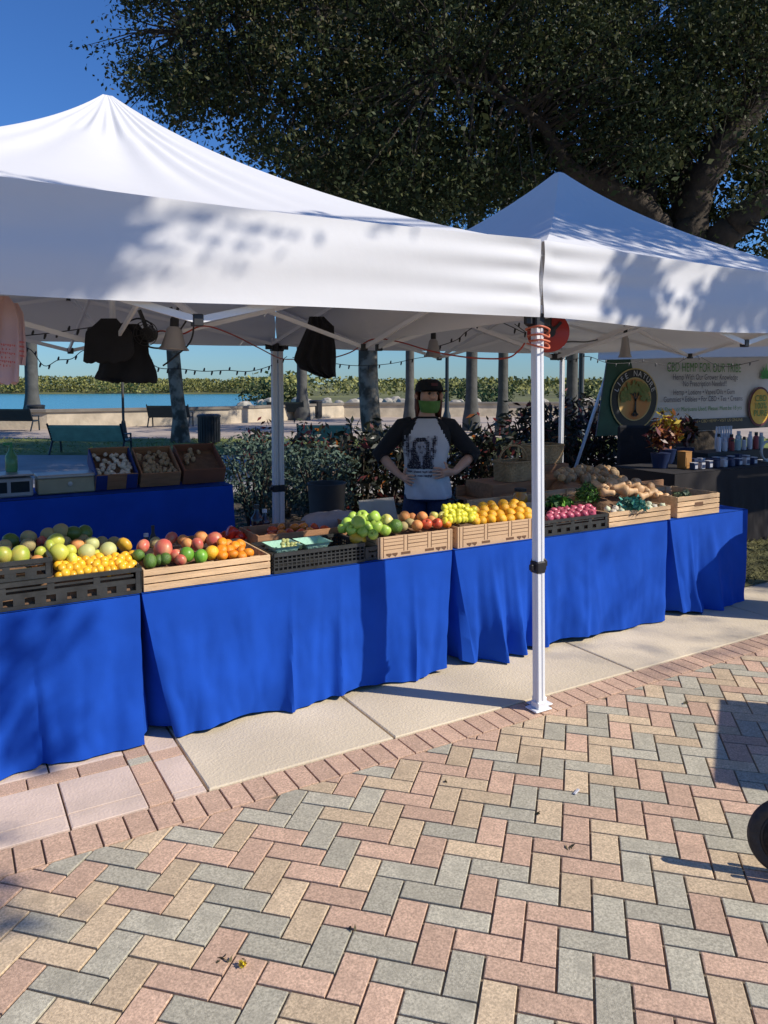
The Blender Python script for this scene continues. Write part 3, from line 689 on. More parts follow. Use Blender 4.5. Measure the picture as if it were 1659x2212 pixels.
LIMB_PX = [(p, l) for l, P in ((0, LB[0]), (1, LB[1]), (2, LB[2])) for p in P[2:]]
def to_px(p):
    X = p.x * RT[0] + p.y * RT[1]; Zf = p.x * FW[0] + p.y * FW[1]; Y = p.z - EYE; c, s_ = math.cos(R(PITCH)), math.sin(R(PITCH)); f = Zf * c - Y * s_; return PW / 2 + FPX * X / f, PY0 - FPX * (Zf * s_ + Y * c) / f, Zf
LIMB_PX = [to_px(p) for p, l in LIMB_PX]
def edge_x(py):       # how far left the crown reaches at each height
    pts = [(-900, 900), (-600, 560), (-300, 380), (-60, 250), (40, 285), (110, 262), (160, 268), (205, 290), (235, 300), (262, 400), (300, 470), (350, 560), (420, 700), (470, 800), (520, 940)]
    if py <= pts[0][0]: return pts[0][1]
    for (a, b), (c, d) in zip(pts, pts[1:]):
        if py <= c: return b + (d - b) * (py - a) / (c - a)
    return 1000
gaps = [(362, 66, 40, 55), (500, 55, 26, 26), (330, 225, 40, 16), (640, 130, 12, 10), (1420, 28, 36, 16), (985, 236, 16, 12), (1085, 477, 26, 18), (1130, 488, 14, 12), (1545, 398, 32, 16), (1640, 500, 30, 34), (610, 250, 16, 22), (720, 300, 14, 12), (455, 270, 20, 24), (1310, 15, 14, 9), (1660, 640, 80, 60), (570, 190, 14, 10), (830, 380, 12, 8)]
LC = []; 
rr = random.Random(5)
while len(LC) < 2800:
    inside = rr.random() < .8
    if inside: px, py = rr.uniform(200, 1760), rr.uniform(-120, 560)
    else: px, py = rr.uniform(350, 3000), rr.uniform(-1500, 560)
    ex = edge_x(py)
    if px < ex + 12: continue
    Z = rr.uniform(10.6, 17.2) if px > 620 else rr.uniform(11, 14.2)
    if py > 470 and px < 1260: continue
    if any(((px - x) / (a + 16)) ** 2 + ((py - y) / (b + 16)) ** 2 < 1 for x, y, a, b in gaps): continue
    if inside and px > 1120 and py > 260 and rr.random() < .30: continue
    if any((px - a) ** 2 + (py - b) ** 2 < 52 ** 2 and Z < z + .3 for a, b, z in LIMB_PX if a < 1720 and b > 180) and rr.random() < .9: continue
    LC.append((D(px, py, Z), px, py, 1 if inside else 0))
while len(LC) < 3350:      # deeper leaves at the far side of the crown
    px, py = rr.uniform(330, 1760), rr.uniform(-120, 540)
    if px < edge_x(py) + 70 or (py > 470 and px < 1230) or any(((px - x) / (a + 22)) ** 2 + ((py - y) / (b + 22)) ** 2 < 1 for x, y, a, b in gaps): continue
    LC.append((D(px, py, rr.uniform(13.6, 15.2)), px, py, 3))
# sparse outer twigs at the left tip
for px, py in ((205, 108), (222, 100), (250, 30), (262, 90), (240, 140), (258, 170), (285, 60), (300, 30), (330, 10), (345, 130), (270, 246), (240, 252), (300, 200), (345, 260), (210, 290), (180, 100), (232, 62), (420, 12), (300, 110), (312, 150), (318, 85), (290, 135), (340, 170)):
    LC.append((D(px, py, rr.uniform(11.5, 13)), px, py, 2))
pts = []; mi = []; sizes = []; tw = MB()
allb = [p for b in LB for p in b[4:]]
AB = np.array([list(p) for p in allb])
for c, px, py, k in LC:
    n = {1: 84, 0: 34, 2: 14, 3: 46}[k]; sg = {1: .19, 0: .30, 2: .10, 3: .3}[k]
    q = NP.normal(size=(n, 3)) * sg * np.array([1, 1, .75]); pts.append(q + np.array(c))
    left = px < 800
    pr = [.45, .42, .13] if left else [.66, .315, .025]  # more olive and tan leaves on the left stand in for its sunlit look
    mi.append(NP.choice(3, n, p=pr)); sizes.append(NP.uniform(.13, .2, n) if k == 3 else NP.uniform(.055, .10, n) if k else NP.uniform(.11, .19, n))
    if rr.random() < (.5 if k == 1 else (1 if k == 2 else .06)):
        d = AB - np.array(c); j = int(np.argmin((d ** 2).sum(1))); b = Vector(AB[j])
        if (b - c).length < 3.2:
            m_ = b.lerp(c, .5) + Vector((rr.gauss(0, .12), rr.gauss(0, .12), rr.gauss(.1, .1))); tw.tube([b, m_, c], [.028, .014, .004], 4, 0, False)
obj('branch', tw, M_bark, root)
leaf_mesh('crown', np.concatenate(pts), np.concatenate(sizes), [M_leafD, M_leafL, M_leafT], root, asp=.5, up=.1, mi=np.concatenate(mi))
# ================================================================== street tree beside the camera whose twigs throw the dappled shade on the canopies
def sproj(p, t): return Vector(p) + SD * t
root = empty('street_oak', (13.5, -5.2, -.05), 'oak on the street side, outside the picture on the right, shading the canopies', 'oak tree')
TC = []
rr = random.Random(21)
def front(u, z, t, n=40, sg=.1): TC.append((sproj((u, VT, z), t + rr.uniform(-.5, .5)), n, sg))
def roof2(a, b, t, n=46, sg=.14):     # a: 0..1 along the eave, b: eave -> peak of the right tent's front face
    p = Vector((U2 + a * T_L, VT, EAVE)).lerp(Vector((U2 + T_L / 2, VT + T_L / 2, 3.27)), b); TC.append((sproj(p, t + rr.uniform(-.6, .6)), n, sg))
def roof2l(a, b, t, n=46, sg=.14):
    p = Vector((U2, VT + a * T_L, EAVE)).lerp(Vector((U2 + T_L / 2, VT + T_L / 2, 3.27)), b); TC.append((sproj(p, t + rr.uniform(-.6, .6)), n, sg))
T0 = 5.6
for i in range(95):                  # solid shade of the left half of the long valance
    u, z = rr.uniform(-1.0, .40), rr.uniform(1.98, 2.27); front(u, z, T0, 60, .085)
TWIG = []
for (ua, za), (ub, zb), dn in (((.40, 2.27), (1.30, 2.20), 70), ((.40, 2.22), (1.12, 2.12), 60), ((.40, 2.15), (1.0, 2.04), 55), ((.38, 2.08), (.80, 1.99), 44), ((.36, 2.02), (.60, 1.965), 24), ((.46, 2.19), (.75, 2.14), 20)):   # drooping twigs: slanting streaks of shade
    for q in range(dn):
        t = rr.random() ** 1.5; TWIG.append(sproj((ua + (ub - ua) * t + rr.gauss(0, .012), VT, za + (zb - za) * t + rr.gauss(0, .0055)), T0 + .25 * math.sin(ua * 40) + rr.uniform(-.05, .05)))
for (aa, ba), (ab, bb) in (((.27, .20), (.40, .10)), ((.30, .12), (.47, .05)), ((.26, .07), (.44, .02)), ((.33, .17), (.43, .11))):
    for q in range(34):
        t = rr.random(); a_, b_ = aa + (ab - aa) * t + rr.gauss(0, .004), ba + (bb - ba) * t + rr.gauss(0, .006)
        TWIG.append(sproj(Vector((U1 - T_L + T_L * a_, VT, EAVE)).lerp(Vector((U1 - T_L / 2, VT + T_L / 2, 3.2)), b_), T0 + 1 + .3 * math.sin(aa * 90)))
for i in range(17): front(rr.uniform(2.98, 3.32), rr.uniform(1.95, 2.28), T0, 16, .045)
for i in range(30): front(rr.uniform(3.62, 4.5), rr.uniform(1.96, 2.28), T0, 26, .06)
for i in range(120):
    a, b = rr.random(), rr.uniform(.12, .98)
    if b < .3 and (.2 < a < .55 and rr.random() < .6 or a < .28): continue
    roof2(a, b, T0 + 1.2)
for i in range(70): roof2l(rr.uniform(.12, 1), rr.uniform(.06, 1), T0 + 1.2)
for i in range(8): p = Vector((U1 - T_L * rr.uniform(.1, .26), VT, EAVE)).lerp(Vector((U1 - T_L / 2, VT + T_L / 2, 3.2)), rr.uniform(.03, .16)); TC.append((sproj(p, T0), 12, .05))
for u, v in ((.02, 2.73), (-.1, 2.8), (-.25, 2.95), (.06, 2.60), (-.3, 2.6), (.1, 2.52), (-.2, 2.45), (0, 3.05)): TC.append((sproj((u, v, 0), T0 + 3), 16, .07))
for u, z in ((.16, .60), (.24, .58), (.32, .55), (.40, .52), (.20, .50), (.14, .3), (.20, .22), (.24, .14), (.3, .08)): TC.append((sproj((u, 3.41, z), T0 + 2.6), 13, .045))
pts = []; 
for c, n, sg in TC: pts.append(NP.normal(size=(n, 3)) * sg + np.array(c))
for i in range(260):                 # the rest of its crown, higher and farther from the stall
    c = np.array([15.5, -4.8, 8.4]) + NP.normal(size=3) * np.array([1.5, 1.4, 1.1]); pts.append(NP.normal(size=(40, 3)) * .28 + c)
tw_ = np.array([list(p) for p in TWIG]); allp = np.concatenate(pts + [tw_]); leaf_mesh('crown', allp, np.concatenate([np.full(len(allp) - len(tw_), .10), np.full(len(tw_), .05)]) * NP.uniform(.7, 1.3, len(allp)), [M_leafD, M_leafL], root, asp=.5, up=.1)
mb = MB(); b = Vector((13.5, -5.2, -.05)); tp = Vector((13.4, -5.0, 4.6))
mb.tube([b, b.lerp(tp, .15), b.lerp(tp, .6), tp], [.5, .34, .28, .26], 14)
cl = [c for c, n, sg in TC]
top2 = Vector((13.2, -4.2, 8.6)); mb.tube([tp - Vector((0, 0, .25)), tp.lerp(top2, .5), top2, top2 + Vector((.6, .2, 1.6))], [.22, .17, .12, .03], 9)
for tgt in (sproj((0, VT, 2.2), T0), sproj((.6, VT, 2.2), T0), sproj((3.2, VT, 2.15), T0), sproj((4.2, VT, 2.2), T0), sproj((4.1, 4.2, 3.1), T0 + 1.2), sproj((2.9, 4.4, 2.8), T0 + 1.2)):
    q = tgt + SD * 1.6; m_ = q.lerp(top2, .5) + Vector((-.2, .6, .9)); mb.tube([tgt, q, m_, top2], [.008, .014, .03, .07], 7)
for tgt in (Vector((15.5, -6, 8.7)), Vector((16.5, -4.5, 9)), Vector((15, -3.9, 9.2))): mb.tube([tp, tp.lerp(tgt, .5) + Vector((0, 0, .6)), tgt], [.16, .09, .02], 8)
obj('trunk', mb, M_bark, root, smooth='all')
# ================================================================== crates
def crate_open(mb, u0, u1, v0, v1, z, h, th=.012):
    mb.box(((u0 + u1) / 2, (v0 + v1) / 2, z + .006), (u1 - u0 - 2 * th, v1 - v0 - 2 * th, .01))
def plastic_crate(u0, u1, v0, v1, z, h, label, rows=2, fine=False, mat_=None):
    m = mat_ or M_crate
    root = empty('plastic_crate', ((u0 + u1) / 2, (v0 + v1) / 2, z), label, 'crate', 'black plastic produce crates')
    def wall(A, Bq, nm='side_panel'):
        A, Bq = Vector(A), Vector(Bq); d = Bq - A; L = d.length; d.normalize(); n = Vector((d.y, -d.x, 0)); mb = MB(); yaw = math.atan2(d.y, d.x)
        def B_(s0, s1, z0, z1, t=.006, o=0):
            c = A + d * ((s0 + s1) / 2) + n * o + Vector((0, 0, (z0 + z1) / 2)); mb.box(c, (s1 - s0, t, z1 - z0), 0, Euler((0, 0, yaw)))
        B_(0, L, h - .018, h, .016); B_(0, L, 0.001, .016, .012)
        if fine:
            nx = max(4, int(L / .024))
            for k in range(nx + 1): B_(max(0, L * k / nx - .0035), min(L, L * k / nx + .0035), .016, h - .018)
            for k in range(1, 4): B_(0, L, .016 + (h - .034) * k / 4 - .003, .016 + (h - .034) * k / 4 + .003, .0075)
        else:
            B_(0, L, h * .40, h * .58, .008); B_(0, .02, .016, h - .018, .012); B_(L - .02, L, .016, h - .018, .012)
            nx = max(3, int(L / .075))
            for k in range(nx + 1):
                s = L * k / nx; B_(max(0, s - .022), min(L, s + .022), .016, h * .40, .007)
            for k in range(nx // 2 + 1):
                s = L * k / max(1, nx // 2); B_(max(0, s - .014), min(L, s + .014), h * .58, h - .018, .007)
            B_(.03, L - .03, h * .68, h * .76, .005)
        return obj(nm, mb, m, root)
    for a, b in (((u0, v0), (u1, v0)), ((u1, v0), (u1, v1)), ((u1, v1), (u0, v1)), ((u0, v1), (u0, v0))): wall((*a, z), (*b, z))
    mb = MB(); mb.box(((u0 + u1) / 2, (v0 + v1) / 2, z + .008), (u1 - u0 - .012, v1 - v0 - .012, .008)); obj('base', mb, m, root)
    return root
def wood_crate(u0, u1, v0, v1, z, h, label, nslat=3, m=None, handle=False, pitch=0.0, group='slatted wooden produce crates'):
    m = m or M_wood
    root = empty('wooden_crate', ((u0 + u1) / 2, (v0 + v1) / 2, z), label, 'crate', group); t = .011
    for y, nm in ((v0, 'front_panel'), (v1, 'back_panel')):
        mb = MB(); sh = h / nslat
        for k in range(nslat): mb.box(((u0 + u1) / 2, y, z + sh * (k + .5)), (u1 - u0, t, sh - (.007 if k else .004)), 0, None, .0015)
        for s in (.12, .5, .88) if (u1 - u0) > .5 else (.14, .86): mb.box((u0 + (u1 - u0) * s, y + (t if y == v0 else -t), z + h / 2), (.05, t * .8, h - .006))
        if handle and y == v0: mb.box(((u0 + u1) / 2, y - .0062, z + h * .56), (.09, .002, .028), 1)
        obj(nm, mb, [m, M_ink], root)
    for x in (u0 + t / 2, u1 - t / 2):
        mb = MB(); mb.box((x, (v0 + v1) / 2, z + h * .5), (t, v1 - v0 - t, h - .003), 0, None, .0015); obj('end_panel', mb, m, root)
    mb = MB(); mb.box(((u0 + u1) / 2, (v0 + v1) / 2, z + .006), (u1 - u0 - 2.2 * t, v1 - v0 - 1.2 * t, .008)); obj('base', mb, m, root)
    return root
def card_box(u0, u1, v0, v1, z, h, label):
    root = empty('cardboard_box', ((u0 + u1) / 2, (v0 + v1) / 2, z), label, 'box', 'cardboard fruit boxes printed like slatted wood'); t = .006
    def pr(mb, x0, x1, z0, z1, side=0):
        if side == 0: mb.box(((x0 + x1) / 2, v0 - .0006, (z0 + z1) / 2), (x1 - x0, .0008, z1 - z0), 1)
        else: mb.box((u0 - .0006, (x0 + x1) / 2, (z0 + z1) / 2), (.0008, x1 - x0, z1 - z0), 1)
    mb = MB(); mb.box(((u0 + u1) / 2, v0 + t / 2, z + h / 2), (u1 - u0, t, h), 0, None, .001); L = u1 - u0
    posts = (.045, .36, .68, .955)
    for s in posts:
        for o in (-.012, .012): pr(mb, u0 + L * s + o - .0022, u0 + L * s + o + .0022, z + .02 + (.012 if .1 < s < .9 else -.015), z + h - .001)
        if .1 < s < .9: pr(mb, u0 + L * s - .03, u0 + L * s + .03, z + .012, z + .026)
    for a, b in zip(posts, posts[1:]):
        for f in (.9, .74, .58, .40): pr(mb, u0 + L * a + .016, u0 + L * b - .016, z + h * f - .0012 - .0008 * (f == .58), z + h * f + .0012 + .0008 * (f == .58))
    for s in (.18, .84):
        for q in (-.022, .016): mb.add([(u0 + L * s + q + dx, v0 - .0012, z + dz) for dx, dz in ((-.016, .026), (.018, .026), (.02, .018), (.006, .005), (-.003, .012), (-.013, .016))], [(0, 1, 2, 3, 4, 5)], 1)
    obj('front_panel', mb, [M_card, M_ink], root)
    mb = MB(); mb.box((u0 + t / 2, (v0 + v1) / 2, z + h / 2), (t, v1 - v0 - 2 * t - .001, h), 0, None, .001)
    for f in (.9, .7, .45): pr(mb, v0 + .03, v1 - .02, z + h * f - .0015, z + h * f + .0015, 1)
    obj('end_panel', mb, [M_card, M_ink], root)
    mb = MB(); mb.box((u1 - t / 2, (v0 + v1) / 2, z + h / 2), (t, v1 - v0 - 2 * t - .001, h), 0, None, .001); obj('end_panel', mb, M_card, root)
    mb = MB(); mb.box(((u0 + u1) / 2, v1 - t / 2, z + h / 2), (u1 - u0, t, h), 0, None, .001); obj('back_panel', mb, M_card, root)
    mb = MB(); mb.box(((u0 + u1) / 2, (v0 + v1) / 2, z + .004), (u1 - u0 - 2.4 * t, v1 - v0 - 2.4 * t, .006)); obj('base', mb, M_card, root)
    return root
CZ = TZ + .002; CV = 3.425
# ------------------------------------------------------------------ fruit meshes, all about one unit across
def fm(name, c, **k):
    d = dict(rough=.38, scale=2.5, var=.18, spec=.45, obj=.16); d.update(k); m = mat(name, c, **d); spots(m, tuple(x * .55 for x in c), 5, .02, .16, .45, .5); return spots(m, (.09, .05, .02), 9, .0, .075, .7, .6)
M_stem = mat('fruit_stem', (0.10, 0.07, 0.03), .8)
FT = {}
def ftype(key, mats, prof, n=18, mod=None, tilt=None, stem=None, bend=None, scl=(1, 1, 1)):
    mb = MB(); mb.lathe(prof, (0, 0, 0), n, 0, None, mod)
    if stem: mb.tube(stem, [.022, .018, .03], 6, 1)
    if bend: mb.v = [(x + bend * (z * 2) ** 2, y, z) for x, y, z in mb.v]
    mb.v = [(x * scl[0], y * scl[1], z * scl[2]) for x, y, z in mb.v]
    me = bpy.data.meshes.new(key); me.from_pydata(mb.v, [], mb.f)
    for m in mats: me.materials.append(m)
    if len(mats) > 1: me.polygons.foreach_set('material_index', mb.m)
    bm = bmesh.new(); bm.from_mesh(me); bmesh.ops.recalc_face_normals(bm, faces=bm.faces); bm.to_mesh(me); bm.free()
    me.polygons.foreach_set('use_smooth', [True] * len(me.polygons)); FT[key] = me
def ball(k=10, dim=0.0, sq=1.0, pw=1.0):
    P = []
    for i in range(k + 1):
        a = -math.pi / 2 + math.pi * i / k; r = .5 * math.cos(a) ** pw; z = .5 * math.sin(a) * sq
        if dim: z -= math.copysign(dim * math.exp(-(r / .13) ** 2), z) if abs(z) > .2 else 0
        P.append((max(r, 0 if i in (0, k) else .001), z))
    return P
APP = [(0, -.36), (.08, -.40), (.2, -.43), (.33, -.37), (.43, -.22), (.49, 0), (.5, .12), (.46, .27), (.36, .39), (.22, .43), (.11, .40), (.05, .33), (0, .29)]
MAN = [(0, -.5), (.14, -.48), (.28, -.40), (.38, -.24), (.42, -.02), (.39, .2), (.30, .37), (.16, .47), (.05, .5), (0, .5)]
BUT = [(0, -.5), (.12, -.49), (.24, -.42), (.29, -.28), (.26, -.12), (.19, .02), (.165, .18), (.17, .34), (.15, .44), (.08, .49), (0, .5)]
LEM = [(0, -.5), (.05, -.47), (.09, -.42), (.24, -.33), (.33, -.15), (.35, 0), (.33, .15), (.24, .33), (.09, .43), (.05, .48), (0, .5)]
ONI = [(0, -.42), (.1, -.40), (.3, -.33), (.45, -.16), (.5, .02), (.44, .2), (.28, .33), (.12, .40), (.06, .5), (0, .52)]
PEP = [(0, -.40), (.18, -.46), (.3, -.40), (.38, -.15), (.42, .12), (.40, .3), (.28, .40), (.12, .38), (0, .33)]
st = [(0, 0, .27), (.02, 0, .4), (.05, .01, .52)]
ftype('green_apple', [fm('green_apple_skin', (0.30, 0.52, 0.05), col2=(.48, .62, .12)), M_stem], APP, 20, lambda a, z: 1 + .025 * math.cos(5 * a) * (z < 0), stem=st)
ftype('yellow_apple', [fm('yellow_apple_skin', (0.62, 0.58, 0.10), col2=(.55, .50, .2)), M_stem], APP, 20, stem=st)
ftype('red_apple', [fm('red_apple_skin', (0.55, 0.05, 0.035), col2=(.68, .16, .06)), M_stem], APP, 20, stem=st)
ftype('peach', [fm('peach_skin', (0.68, 0.34, 0.10), col2=(.62, .20, .07), rough=.6)], ball(12, .04), 20)
ftype('orange', [fm('orange_skin', (0.82, 0.30, 0.012), col2=(.85, .38, .02), bump=.25, bscale=26)], ball(12, .025, .97), 18)
ftype('yellow_orange', [fm('yellow_orange_skin', (0.85, 0.40, 0.015), col2=(.88, .50, .04), bump=.25, bscale=26)], ball(12, .025, .97), 18)
ftype('tangerine', [fm('tangerine_skin', (0.85, 0.24, 0.01), col2=(.88, .32, .02), bump=.2, bscale=26)], ball(12, .05, .82), 18, lambda a, z: 1 + .012 * math.cos(9 * a))
ftype('lemon', [fm('lemon_skin', (0.80, 0.68, 0.04), col2=(.62, .66, .06), bump=.15, bscale=22)], LEM, 16, scl=(1.25, 1.25, 1.1))
ftype('kumquat', [fm('kumquat_skin', (0.85, 0.42, 0.015), col2=(.88, .52, .05), rough=.3)], ball(10, 0, 1.12), 14)
ftype('mango_green', [fm('mango_green_skin', (0.33, 0.42, 0.05), col2=(.58, .48, .10), scale=1.4, sharp=(.4, .65))], MAN, 18, scl=(1.15, 1, 1))
ftype('mango_yellow', [fm('mango_yellow_skin', (0.68, 0.66, 0.07), col2=(.60, .62, .12), scale=1.4)], MAN, 18, scl=(1.15, 1.02, 1))
ftype('mango_red', [fm('mango_red_skin', (0.62, 0.12, 0.09), col2=(.62, .33, .16), scale=1.5, sharp=(.42, .72))], MAN, 18, scl=(1.15, 1, 1))
ftype('melon_pale', [fm('melon_pale_skin', (0.62, 0.60, 0.22), col2=(.55, .58, .25), scale=6, rough=.5)], ball(12, .02, .92), 22, lambda a, z: 1 + .018 * math.cos(10 * a))
ftype('melon_brown', [fm('melon_brown_skin', (0.42, 0.30, 0.14), col2=(.33, .30, .12), scale=8, rough=.65, bump=.3, bscale=20)], ball(12, .02, .95), 20)
ftype('melon_dark', [fm('melon_dark_skin', (0.06, 0.12, 0.02), col2=(.10, .16, .03), scale=5)], ball(12, .02, .9), 22, lambda a, z: 1 + .03 * math.cos(8 * a))
ftype('avocado', [fm('avocado_skin', (0.07, 0.15, 0.025), col2=(.12, .22, .04), scale=5, bump=.3, bscale=18)], MAN, 18, scl=(1.1, 1.1, 1))
ftype('lime', [fm('lime_skin', (0.10, 0.28, 0.025), col2=(.20, .42, .05))], ball(12, 0, 1.08), 18)
ftype('tomato', [fm('tomato_skin', (0.62, 0.055, 0.02), col2=(.72, .12, .03), rough=.22), M_stem], ball(12, .06, .78), 20, lambda a, z: 1 + .02 * math.cos(6 * a), stem=[(0, 0, .3), (.03, 0, .38), (.07, 0, .42)])
ftype('tomato_orange', [fm('tomato_orange_skin', (0.72, 0.18, 0.02), col2=(.74, .25, .04), rough=.25)], ball(12, .06, .8), 20)
ftype('red_pepper', [fm('red_pepper_skin', (0.55, 0.03, 0.015), rough=.2), mat('pepper_stem', (.08, .2, .03))], PEP, 24, lambda a, z: 1 + .07 * math.cos(4 * a), stem=[(0, 0, .3), (.02, 0, .45), (.06, 0, .58)])
ftype('yellow_squash', [fm('yellow_squash_skin', (0.80, 0.46, 0.03), col2=(.72, .40, .05)), M_stem], ball(12, .07, .72), 24, lambda a, z: 1 + .04 * math.cos(10 * a), stem=[(0, 0, .25), (0, 0, .36), (.04, 0, .46)])
ftype('butternut_squash', [fm('butternut_skin', (0.66, 0.42, 0.22), col2=(.60, .36, .18), rough=.55), M_stem], BUT, 18, stem=[(0, 0, .47), (0, 0, .53), (.02, 0, .58)], bend=.06, scl=(1.2, 1.2, 1))
ftype('red_onion', [fm('red_onion_skin', (0.42, 0.05, 0.10), col2=(.58, .16, .22), rough=.3, scale=4)], ONI, 18, lambda a, z: 1 + .01 * math.cos(14 * a))
ftype('yellow_onion', [fm('yellow_onion_skin', (0.50, 0.28, 0.11), col2=(.60, .38, .18), rough=.45, scale=4)], ONI, 16)
ftype('potato', [fm('potato_skin', (0.36, 0.24, 0.13), col2=(.46, .33, .2), rough=.85, scale=5, bump=.3, bscale=9)], ball(10, 0, 1.15), 14, lambda a, z: 1 + .08 * math.cos(2 * a + z * 4), scl=(1, .85, 1))
ftype('garlic_bulb', [fm('garlic_skin', (0.66, 0.58, 0.46), rough=.6)], ONI, 16, lambda a, z: 1 + .07 * abs(math.cos(4 * a)))
ftype('fig', [fm('green_fig_skin', (0.40, 0.44, 0.14), col2=(.5, .5, .22), rough=.5)], ONI, 12)
ftype('pale_turnip', [fm('turnip_skin', (0.66, 0.66, 0.5), col2=(.5, .56, .36), rough=.5)], ONI, 14)
NICE = {}
BED = []          # (u, v, z underneath) of every fruit, to shape the paper each heap lies on
def fruit(kind, p, d, label, cat, group, name=None, rot=None):
    o = link(name or kind, FT[kind], None, p); o.scale = (d * random.uniform(.93, 1.07), d * random.uniform(.93, 1.07), d * random.uniform(.94, 1.06))
    o.rotation_euler = rot or (random.uniform(-.9, .9), random.uniform(-.9, .9), random.uniform(0, 6.28)); tag(o, label, cat, group); BED.append((p[0], p[1], p[2] - d * .46)); return o
def FP(kind, px, py, dpx, v, label, cat, group, name=None, k=1.06, rot=None):
    p = V(px, py, v); return fruit(kind, p, dpx * k * depth(p) / FPX, label, cat, group, name, rot)
def liner(u0, u1, v0, v1, z, crate, top=9, m=None, name='liner'):
    """crumpled paper that carries the heap, parented to its crate"""
    pts = [b for b in BED if u0 - .02 < b[0] < u1 + .02 and v0 - .02 < b[1] < v1 + .02]
    mb = MB()
    def f(s, t):
        x, y = u0 + (u1 - u0) * s, v0 + (v1 - v0) * t
        zz = z + .012
        if pts:
            ws = [math.exp(-((x - a) ** 2 + (y - b) ** 2) / .0022) for a, b, c in pts]; W_ = sum(ws)
            zz = max(z + .012, (sum(w * c for w, (a, b, c) in zip(ws, pts)) + .25 * (z + .012)) / (W_ + .25))
        e = min(s, 1 - s, t, 1 - t)
        if e < .001: zz = z + .010
        return (x, y, min(zz, z + top) + .003 * math.sin(x * 90) * math.sin(y * 80))
    mb.grid(f, 26, 20)
    mb.add([(u0, v0, z + .009), (u1, v0, z + .009), (u1, v1, z + .009), (u0, v1, z + .009)], [(0, 1, 2, 3)])
    return obj(name, mb, m or M_liner, crate, smooth=True)
# ---- crate 1: two black crates at the left
c1 = plastic_crate(.0, .742, CV, 3.86, CZ, .118, 'black plastic crate of kumquats at the right end of the leftmost table')
c1b = plastic_crate(-.48, .375, 3.44, 3.86, CZ + .119, .085, 'black crate stacked on another at the left edge, heaped with mangoes')
c0 = plastic_crate(-.76, -.02, CV, 3.86, CZ, .118, 'lower black plastic crate at the left edge of the picture')
gl = 'fruit of the leftmost black crates'
for px, py, d, k, v, lab in (
    (6, 1200, 40, 'mango_green', 3.55, 'green mango cut by the left edge of the picture'), (43, 1201, 43, 'mango_green', 3.55, 'big green and tan mango above the stacked black crate'),
    (87, 1194, 28, 'mango_green', 3.58, 'small green mango right of the big green and tan mango'), (81, 1214, 30, 'peach', 3.53, 'peach coloured fruit at the rim of the stacked black crate'),
    (60, 1178, 32, 'melon_brown', 3.68, 'orange brown melon behind the big green and tan mango'), (23, 1168, 34, 'melon_dark', 3.76, 'dark shaded melon nearest the left edge'),
    (62, 1162, 32, 'melon_brown', 3.80, 'brown melon in the shade above the orange brown one'), (92, 1172, 28, 'mango_red', 3.78, 'reddish mango in shade between the brown melons'),
    (120, 1170, 36, 'mango_yellow', 3.68, 'yellow mango near the top of the leftmost heap'), (131, 1148, 34, 'melon_brown', 3.80, 'topmost brown melon of the leftmost heap'),
    (104, 1155, 30, 'melon_brown', 3.80, 'brown melon left of the topmost one'), (158, 1153, 36, 'melon_dark', 3.80, 'left of the two dark green squashes on the heap'),
    (183, 1151, 33, 'melon_dark', 3.82, 'right of the two dark green squashes on the heap'), (127, 1194, 38, 'mango_yellow', 3.58, 'bright yellow mango in the middle of the leftmost heap'),
    (152, 1190, 28, 'mango_yellow', 3.60, 'smaller yellow mango right of the bright yellow one'), (156, 1207, 24, 'mango_yellow', 3.55, 'smallest yellow mango just above the kumquats'),
    (187, 1192, 34, 'melon_pale', 3.60, 'pale yellow melon above the kumquats'), (198, 1175, 30, 'melon_pale', 3.70, 'pale green melon behind the pale yellow one'),
    (167, 1178, 28, 'peach', 3.70, 'pale peach fruit behind the yellow mangoes'), (233, 1190, 38, 'melon_pale', 3.62, 'yellow melon at the right end of the leftmost heap'),
    (219, 1172, 26, 'melon_brown', 3.78, 'small brown melon behind the rightmost yellow melon'), (269, 1177, 32, 'yellow_squash', 3.70, 'yellow squash in half shade between the two front crates'),
    (208, 1200, 26, 'mango_yellow', 3.62, 'yellow mango between the pale melon and the yellow melon'), (108, 1180, 28, 'mango_green', 3.66, 'green mango behind the small green mango'), (10, 1180, 30, 'melon_brown', 3.70, 'brown melon behind the cut green mango'), (140, 1172, 28, 'melon_brown', 3.74, 'brown melon under the dark green squashes'), (178, 1168, 28, 'melon_brown', 3.78, 'brown melon under the right dark green squash'), (245, 1172, 26, 'melon_brown', 3.78, 'brown melon right of the small brown one, in shade'),):
    FP(k, px, py, d, v, lab, 'squash' if 'squash' in lab else ('melon' if 'melon' in k else ('peach' if k == 'peach' else 'mango')), gl, name={'melon_brown': 'melon', 'melon_dark': 'green_squash', 'melon_pale': 'melon', 'yellow_squash': 'squash', 'peach': 'peach'}.get(k, 'mango'))
rr = random.Random(3)
for k in range(26):
    u_ = -.44 + .095 * (k % 5) + rr.uniform(-.01, .01); v_ = 3.50 + .075 * (k // 5) + rr.uniform(-.01, .01)
    if u_ < .0 and v_ < 3.84: fruit(('mango_green', 'melon_brown', 'mango_yellow')[k % 3], (u_, v_, CZ + .119 + .075), .09, 'mango or melon in the crate that runs out of the picture on the left', 'fruit', 'fruit beyond the left edge', ('mango', 'melon', 'mango')[k % 3])
for r_, (v, n, y0, y1) in enumerate(((3.465, 11, 1243, 1226), (3.50, 11, 1233, 1217), (3.535, 10, 1224, 1208), (3.57, 10, 1217, 1201))):
    for k in range(n):
        t = (k + .5 * (r_ % 2)) / (n - .5); px = 124 + 162 * t; FP('kumquat', px + rr.uniform(-3, 3), y0 + (y1 - y0) * t + rr.uniform(-4, 3), 19, v, 'one of the small yellow orange kumquats in the leftmost black crate', 'kumquat', 'kumquats in the black crate')
